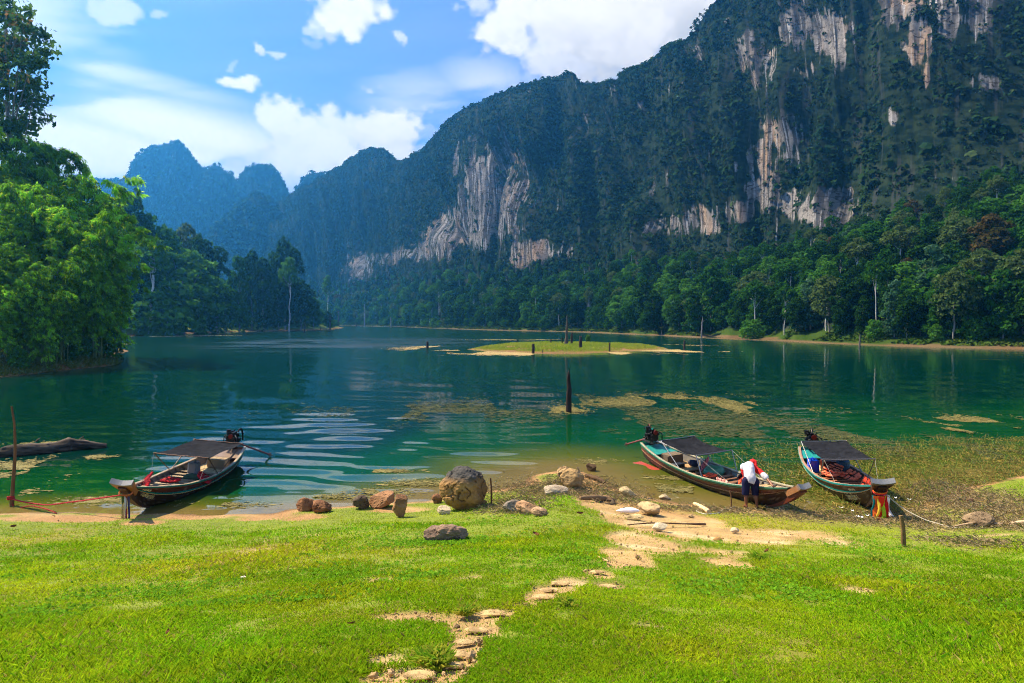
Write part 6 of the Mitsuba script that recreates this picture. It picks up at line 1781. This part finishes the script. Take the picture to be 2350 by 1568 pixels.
a = gp(24, 1168)
k = a[1] / FOCAL
stick('mooring_stake', [a - [0, 0, .4], a + [.10 * 1, 0, 60 * k], a + [14 * k, 0, 150 * k], a + [13 * k, 0, 196 * k], a + [10 * k, 0, 222 * k], a + [8 * k, 0, 238 * k]], (.075, .062, .05, .045, .036, .028), hexc(112, 80, 52), 'crooked tall mooring stake at the left edge', 'stake', knots=2, seed=1)
a = gp(2074, 1254)
stick('wooden_stake', [a - [0, 0, .3], a + [-.02, 0, .35], a + [-.075, 0, 72 * a[1] / FOCAL]], (.055, .052, .048), hexc(120, 96, 60), 'short straight wooden stake in the grass before the right-hand boat', 'stake', seed=2)
a = gp(1127, 1163)
stick('wooden_stake', [a - [0, 0, .3], a + [.01, 0, .45], a + [-.02, 0, 66 * a[1] / FOCAL]], (.030, .028, .022), hexc(96, 66, 40), 'thin dark stake right of the large boulder', 'stake', seed=3)
a = gp(1678, 1166)
stick('wooden_stake', [a - [0, 0, .2], a + [0, 0, .2], a + [-.04, 0, 40 * a[1] / FOCAL]], (.024, .022, .02), hexc(110, 80, 52), 'small stake with a white rope left of the person', 'stake', seed=4)
a, b = gp(1593, 1160, .05), gp(1627, 1180, .06)
stick('driftwood_log', [a, (a + b) / 2 + [0, 0, .01], b], (.055, .075, .07), hexc(206, 176, 130), 'pale short driftwood log on the bare shore', 'driftwood', seed=5, sides=12)
a, b = gp(1440, 1208, .03), gp(1618, 1206, .03)
stick('branch', [a, a * .7 + b * .3 + [0, .03, .03], a * .3 + b * .7 + [0, -.02, .02], b], (.012, .018, .016, .035), hexc(104, 82, 60), 'long thin dry branch lying across the path', 'branch', seed=6)
a, b = gp(1332, 1148, .05), gp(1412, 1152, .05)
stick('driftwood_log', [a, a * .6 + b * .4 + [0, .02, .03], b], (.06, .09, .05), hexc(120, 98, 70), 'grey-brown driftwood behind the old tyre', 'driftwood', seed=7, sides=10, rough=.25)
a, b = gp(1345, 1096, .06), gp(1388, 1112, .04)
stick('driftwood_log', [a, (a + b) / 2 + [0, 0, .05], b], (.07, .09, .05), hexc(84, 64, 42), 'dark gnarled driftwood right of the craggy rocks', 'driftwood', seed=8, sides=10, rough=.3)
a = gp(1332, 1088)
stick('branch', [a, a + [-.06, 0, .12], a + [-.12, 0, .26]], (.03, .03, .02), hexc(150, 130, 100), 'short broken branch sticking up in the shallows', 'branch', seed=9)
a, b = gp(2185, 1214, .05), gp(2300, 1210, .08)
stick('branch', [a, a * .5 + b * .5 + [0, 0, .06], b], (.02, .03, .03), hexc(176, 150, 116), 'pale dry branch in front of the earthy rock at the right', 'branch', seed=10)
a, b = gp(2318, 1208, .05), gp(2365, 1203, .06)
stick('driftwood_log', [a, b], (.06, .06), hexc(214, 186, 146), 'pale driftwood cut by the right edge', 'driftwood', seed=11)
a, b = gp(1365, 1278, .02), gp(1396, 1292, .02)
stick('branch', [a, b], (.012, .014), hexc(190, 160, 110), 'small pale stick on the bare path', 'branch', seed=12)

# the drifting log
pts = [(-60, 1046, .08), (0, 1042, .12), (60, 1038, .20), (120, 1032, .16), (165, 1026, .22), (205, 1024, .16), (245, 1021, .10)]
P_ = [np.r_[on_level(px, py + 6)[:2], z] for px, py, z in pts]
c = curve(P_, 90)
rr = np.interp(np.linspace(0, 1, 90), [0, .15, .28, .36, .5, .62, .70, .76, .88, 1], [.24, .26, .36, .28, .24, .25, .33, .24, .16, .09])
v, f = tube(c, rr, 26)
q = v - np.repeat(c, 26, 0) if len(v) == 90 * 26 else np.vstack([v[:-2] - np.repeat(c, 26, 0), [[0, 0, .1]] * 2])
bark = fbm(np.stack([v[:, 0] * 2.0, v[:, 1] * 2.5 + q[:, 2] * 7, q[:, 2] * 9], -1), 4, 3)
v = v + q / (np.linalg.norm(q, axis=1, keepdims=True) + 1e-6) * ((bark - .5) * .16)[:, None]
col = hexc(78, 68, 58) * (.2 + 1.4 * sstep(.3, .75, bark))[:, None]
col = col * (1 - .6 * sstep(.08, -.05, v[:, 2]))[:, None]
key = thing('drifting_log', 'weathered grey tree trunk drifting half sunk at the left edge', 'log')
put(key + '__trunk', Soup().add(v, f, col), 'm_matte', smooth=True)
for px, py, dx, dz in ((180, 1018, .25, .22), (196, 1018, -.15, .18), (84, 1026, .2, .16)):
    a = np.r_[on_level(px, 1028)[:2], .30]
    v, f = tube(curve([a, a + [dx * .5, 0, dz * .6], a + [dx, 0, dz]], 6), np.linspace(.05, .012, 6), 5)
    put(key + '__stub', Soup().add(v, f, dirt(v, hexc(90, 76, 60), .4, .1)), 'm_matte', smooth=True)

# ropes
def rope(pts, rad, col, label, n=50, name='rope'):
    c = curve(pts, n)
    v, f = tube(c, rad, 6)
    tw = .8 + .35 * np.sin(np.arange(len(v)) * 2.1)
    return put(free(name), Soup().add(v, f, np.asarray(col) * tw[:, None]), 'm_matte', smooth=True, label=label, cat='rope')


tie = gp(26, 1150, 0); tie = gp(24, 1168, 24 * gp(24, 1168)[1] / FOCAL) + [.03, 0, 0]
bowp = inside(BOAT1, np.array([3.95, -.10, .72]))
rope([tie, tie * .72 + bowp * .28 - [0, 0, .22], tie * .45 + bowp * .55 - [0, 0, .17], tie * .15 + bowp * .85 + [0, 0, -.06], bowp], .022, hexc(200, 60, 66), 'red mooring rope from the crooked stake to the left boat')
g = np.linspace(0, 6 * np.pi, 50)
cst = gp(24, 1168)
rope([cst + [.09 * math.cos(t) + .02, .09 * math.sin(t), tie[2] - cst[2] - .04 + .006 * t] for t in g], .020, hexc(186, 48, 50), 'red rope wound round the crooked stake', 60)
e = gp(130, 1180, .02)
rope([tie - [0, 0, .05], tie + [.18, -.1, -.28], (tie + e) / 2 * [1, 1, 0] + [0, 0, e[2] + .08], e], .018, hexc(180, 54, 52), 'loose red rope end trailing from the crooked stake', 30)
a = inside(BOAT3, np.array([3.75, .16, .72])); b = gp(2190, 1216, .05)
rope([a, a * .6 + b * .4 - [0, 0, .18], a * .3 + b * .7 - [0, 0, .14], b, gp(2225, 1214, .04)], .014, hexc(206, 196, 170), 'thin pale mooring rope from the right-hand boat to the dry branch')
lp = [gp(px, py, .02) for px, py in [(1686, 1165), (1676, 1172), (1690, 1176), (1665, 1170), (1648, 1180), (1620, 1182), (1600, 1176), (1618, 1168)]]
rope(lp, .013, hexc(220, 216, 200), 'white rope lying in loops beside the small stake', 70)
a = inside(BOAT2, np.array([3.7, -.1, .62])); b = gp(1822, 1168, .02)
rope([a, (a + b) / 2 - [0, 0, .03], b], .008, hexc(90, 80, 60), 'thin dark line hanging from the bow of the middle boat', 12)

# old tyre, half sunk in the sand; a white float
t0 = gp(1388, 1152, .05)
g, h_ = np.meshgrid(np.linspace(0, 2 * np.pi, 49), np.linspace(0, 2 * np.pi, 17)[:-1], indexing='ij')
R0, r0 = .24, .085
tread = 1 + .06 * (np.sin(g * 30) > 0) * (np.cos(h_) > .3)
v = np.stack([(R0 + r0 * tread * np.cos(h_)) * np.cos(g), (R0 + r0 * tread * np.cos(h_)) * np.sin(g), r0 * .9 * np.sin(h_)], -1).reshape(-1, 3)
f = np.vstack([[[i * 16 + j, (i + 1) * 16 + j, (i + 1) * 16 + (j + 1) % 16], [i * 16 + j, (i + 1) * 16 + (j + 1) % 16, i * 16 + (j + 1) % 16]] for i in range(48) for j in range(16)])
v = v @ trimesh.transformations.euler_matrix(.22, .10, .3)[:3, :3].T
put('old_tyre', Soup().add(v + t0 - [0, 0, .05], f, dirt(v, hexc(86, 74, 56), .5, .1)), 'm_matte', label='old grey tyre half buried in the sandy shore', cat='tyre')
p = gp(1441, 1178)
m = hull_bones([(np.array([-.44, 0, 0]), .012, np.array([-.18, .02, .01]), .11), (np.array([-.18, .02, .01]), .11, np.array([.18, .02, .01]), .13), (np.array([.18, .02, .01]), .13, np.array([.42, 0, 0]), .05)], .05, 3, 14)
m.vertices = m.vertices * [.72, .8, .62] + p + [0, .05, .05]
put('white_float', Soup().mesh(m, dirt(m.vertices, hexc(240, 236, 232), .08, .1)), 'm_satin', smooth=True, label='white spindle-shaped float lying on the sand', cat='float')
p = gp(1604, 1134 + 3)
put('pink_bottle_cap', trimesh.creation.capsule(.05, .03, count=[10, 10]).apply_scale((.5, .8, .4)).apply_transform(trimesh.transformations.rotation_matrix(1.5, [0, 1, 0])).apply_translation(gp(1604 - 0, 1148) * 0 + to_ground(1605, 1150) * 0 + gp(1604, 1137, .03)), 'm_satin', hexc(240, 150, 165), label='small pink piece of plastic at the muddy waterline', cat='litter')


# ------------------------------------------------------------------ dead trunks standing in the lake
def snag(px, foot, top, width, label, seed, lean=0.0, cat='dead tree', col=hexc(58, 48, 40), flare=1.0, pointed=.5, branches=0, z0=0.0, n=26):
    r = np.random.default_rng(seed)
    b = on_level(px, foot, z0)
    k = b[1] / FOCAL
    h = (foot - top) * k
    w = width * k / 2
    t = np.linspace(0, 1, n)
    c = np.stack([b[0] + lean * h * t + .03 * h * np.sin(t * 3 + seed) * .4, b[1] + 0 * t, b[2] - .5 + (h + .5) * t], 1)
    prof = (1 + (flare - 1) * np.exp(-t * 7)) * (1 - (1 - pointed) * t ** 3)
    sides = 12
    v, f = tube(c, w * prof, sides)
    tn = np.r_[np.repeat(t, sides), 0, 1]
    ang = np.r_[np.tile(np.arange(sides), n), 0, 0]
    splint = noise(np.stack([ang * .9, tn * 0 + seed, tn * 0], -1), seed)
    v[:, 2] += np.where(tn > .9, (splint - .6) * h * .12 * (tn - .9) / .1, 0)
    rough = fbm(np.stack([ang * .8, v[:, 2] / max(w, .05) * .25, tn * 0 + seed], -1), 4, seed)
    ax = np.vstack([np.repeat(c, sides, 0), c[:1], c[-1:]])
    v = ax + (v - ax) * (1 + (rough - .5) * .55)[:, None]
    cc = np.asarray(col) * (.4 + 1.2 * rough)[:, None]
    s = Soup().add(v, f, cc)
    for q in range(branches):
        i = r.integers(int(n * .6), n - 1)
        e = c[i] + [r.choice([-1, 1]) * h * .12, 0, h * r.uniform(.06, .14)]
        bv, bf = tube(curve([c[i], (c[i] + e) / 2, e], 5), np.linspace(w * .5, w * .12, 5), 5)
        s.add(bv, bf, dirt(bv, np.asarray(col) * 1.3, .3, .3))
    put(free('dead_tree'), s, 'm_matte', smooth=True, label=label, cat=cat)


snag(1304, 946, 849, 13, 'tall dark splintered trunk standing alone in the middle of the lake', 1, .02, flare=1.25, pointed=.28, col=hexc(46, 34, 26), n=40)
for q in [(1224, 811, 789, 7, 'thick dark stump at the front edge of the islet', 2, 0, 1.1, .75, 0), (1333, 806, 771, 8, 'tall thick stump on the right half of the islet', 3, -.02, 1.1, .6, 0), (1399, 808, 787, 3.4, 'thin post at the right end of the islet', 4, 0, 1, .9, 0), (1312, 797, 764, 5, 'dark stump behind the tallest trunk of the islet', 5, 0, 1.1, .8, 0), (1264, 794, 779, 4, 'short stump at the back of the islet, left of the tallest trunk', 6, 0, 1.1, .8, 0),
          (1290, 795, 775, 2.6, 'thin stump just left of the tallest islet trunk', 7, 0, 1, .7, 0), (981, 799, 784, 6, 'dark stump in the weed fringe left of the islet', 8, 0, 1.2, .7, 0), (1570, 805, 782, 4.6, 'lone post in the weed far right of the islet', 9, .03, 1, .8, 0), (1187, 791, 780, 2.6, 'small stump at the back left of the islet', 10, 0, 1, .7, 0), (1245, 811, 803, 2, 'small thin peg at the front edge of the islet', 11, 0, 1, .6, 0), (1213, 807, 802, 2, 'tiny peg in the weed before the islet', 12, 0, 1, .6, 0), (1480, 795, 788, 2.5, 'small stump in the weed right behind the islet', 23, 0, 1, .7, 0)]:
    px, ft, tp, w, lb, sd, ln, fl, pt, br = q
    snag(px, ft, tp, w, lb, sd, ln, flare=fl, pointed=pt, branches=br)
snag(1298, 799, 722, 5.2, 'tallest bare grey trunk on the islet with a flared black base', 13, .04, flare=4.2, pointed=.25, col=hexc(84, 74, 64), n=40)
snag(1240 + 108, 793, 772, 5, 'stump overgrown with a bright green creeper behind the islet', 14, 0, pointed=.8)
b_ = on_level(1349, 793); kk = b_[1] / FOCAL
r_ = np.random.default_rng(3)
p_, n_, _k = lump_points([(b_[0], b_[1], 15 * kk, 4.5 * kk, 4.5 * kk, 8 * kk)], 900, r_)
v, f = leaf_quads(p_, n_ + r_.normal(0, .5, n_.shape), .16, r_)
put('creeper', Soup().add(v, f, np.repeat(np.array([.08, .2, .02]) * r_.uniform(.5, 1.3, (len(p_), 1)), 4, 0)), 'm_leaf', label='bright green creeper wrapped round a stump behind the islet', cat='creeper')
for q in [(1136, 757, 725, 4, 'forked bare white tree at the far shore, left of the islet trunks', 15, -.05, 2, hexc(150, 146, 138)), (1610, 776, 730, 3.4, 'slim grey bare trunk in the dark cove', 16, .04, 1, hexc(130, 124, 116)), (1973, 797, 768, 4, 'grey post in the water off the right bank', 17, 0, 0, hexc(100, 92, 84)), (777, 751, 716, 3, 'thin bare pole at the tip of the left point', 18, 0, 1, hexc(90, 82, 74)), (757, 760, 722, 4, 'bare forked trunk at the end of the left point', 19, .02, 2, hexc(70, 62, 56)), (698, 764, 742, 3.4, 'dark leaning stump before the bank of the left point', 20, .05, 0, hexc(44, 38, 34)),
          (818, 752, 742, 2.6, 'short stump in the water beyond the left point', 21, 0, 0, hexc(60, 52, 46)), (736, 763, 752, 2.4, 'small dark stump by the grassy end of the left point', 22, 0, 0, hexc(50, 42, 38)), (1898 - 380, 771, 758, 2, 'thin pole at the edge of the dark cove', 24, 0, 0, hexc(100, 92, 84)), (836, 750, 700, 2.4, 'slim bare pole standing before the far forest', 25, .02, 0, hexc(150, 146, 140)), (897, 752, 728, 2.4, 'short bare pole before the far forest', 26, .0, 0, hexc(140, 134, 128)), (402, 769, 757, 3.4, 'dark stump on the earth bank below the left point', 27, 0, 0, hexc(44, 36, 32))]:
    px, ft, tp, w, lb, sd, ln, br, cl = q
    snag(px, ft, tp, w, lb, sd, ln, branches=br, col=cl, pointed=.4)

# tufts of long grass beside the path
for px, py, w, n_, lb in [(1000, 1530, 75, 520, 'large tuft of long grass beside the path near the bottom'), (1068, 1412, 42, 300, 'tuft of long grass at the bend of the path'), (1740, 1285, 34, 70, 'loose grass tuft on the lawn right of the path'), (1300, 1392, 40, 90, 'loose grass tuft left of the path stones'), (2010, 1290, 30, 60, 'tuft of leafy grass near the short stake')]:
    p = to_ground(px, py)
    k = p[1] / FOCAL
    r_ = np.random.default_rng(px)
    q = p + np.stack([r_.normal(0, w * k * .16, n_), r_.normal(0, w * k * .13, n_), np.zeros(n_)], 1)
    v, f = blades(q, r_.uniform(.45, 1.0, n_) * w * k * .85, np.full(n_, .012), np.abs(r_.normal(0, .42, n_)), r_, .7)
    t = r_.random((n_, 1)); c = np.array([.22, .44, .02]) * (1 - t) + np.array([.55, .52, .07]) * t
    put(free('grass_tuft'), Soup().add(v, f, np.repeat(c, 4, 0)), 'm_leaf', label=lb, cat='grass tuft')
# dead leaves
for k, (px, py, lb) in enumerate([(1830 - 70, 1275, 'curled dry leaf on the lawn right of the path'), (806, 1452, 'dark dead leaf on the lawn left of the path bend'), (30, 1216, 'large dead leaf at the left edge of the lawn'), (1330, 1186, 'dry brown leaf on the short grass'), (1230, 1236, 'small grey dead leaf on the grass'), (386, 1470, 'dark dead leaf in the lower left lawn')]):
    p = to_ground(px, py); r_ = np.random.default_rng(k)
    u_, w_ = np.meshgrid(np.linspace(-1, 1, 7), np.linspace(-1, 1, 5), indexing='ij')
    L_ = 9 * p[1] / FOCAL
    v = np.stack([u_ * L_, w_ * L_ * .5 * (1 - u_ ** 2 * .9), .35 * L_ * (w_ ** 2 + .4 * u_ ** 2)], -1).reshape(-1, 3) @ trimesh.transformations.euler_matrix(.3, .2, r_.uniform(0, 6))[:3, :3].T
    put(free('dead_leaf'), Soup().add(v + p + [0, 0, .07], grid_faces(7, 5), dirt(v, hexc(112, 72, 44), .4, .03)), 'm_matte', smooth=True, label=lb, cat='dead leaf')

# small white flowers on bent stalks by the right-hand boat
for k, (px, py, hh, lb) in enumerate([(1931, 1176, .30, 'small white flower left of the bow of the right-hand boat, on a bent stalk'), (1962, 1178, .22, 'small white flower under the lettering of the right-hand boat'), (1969, 1186, .16, 'left one of the pair of low white flowers below the right-hand boat'), (1977, 1188, .16, 'right one of the pair of low white flowers below the right-hand boat'), (1997, 1186, .18, 'small white flower close to the stem of the right-hand boat'), (2062, 1148, .25, 'white flower right of the ribbons, the nearer of two'), (2082, 1150, .22, 'white flower right of the ribbons, the farther of two')]):
    b = to_ground(px, py + 14); r_ = np.random.default_rng(900 + k)
    top = b + [r_.normal(0, .06), .02, hh]
    s = Soup(); v, f = tube(curve([b, (b + top) / 2 + [0, 0, .04], top], 6), .005, 4, False); s.add(v, f, (.25, .28, .08))
    for q in range(4):
        a_ = q * 1.57 + r_.random(); d_ = np.array([math.cos(a_), math.sin(a_), .5]); e_ = np.array([-math.sin(a_), math.cos(a_), 0])
        s.add([top, top + d_ * .035 + e_ * .022, top + d_ * .075, top + d_ * .035 - e_ * .022], [[0, 1, 2], [0, 2, 3]], (.72, .72, .70))
    put(free('white_flower'), s, 'm_matte', label=lb, cat='flower')
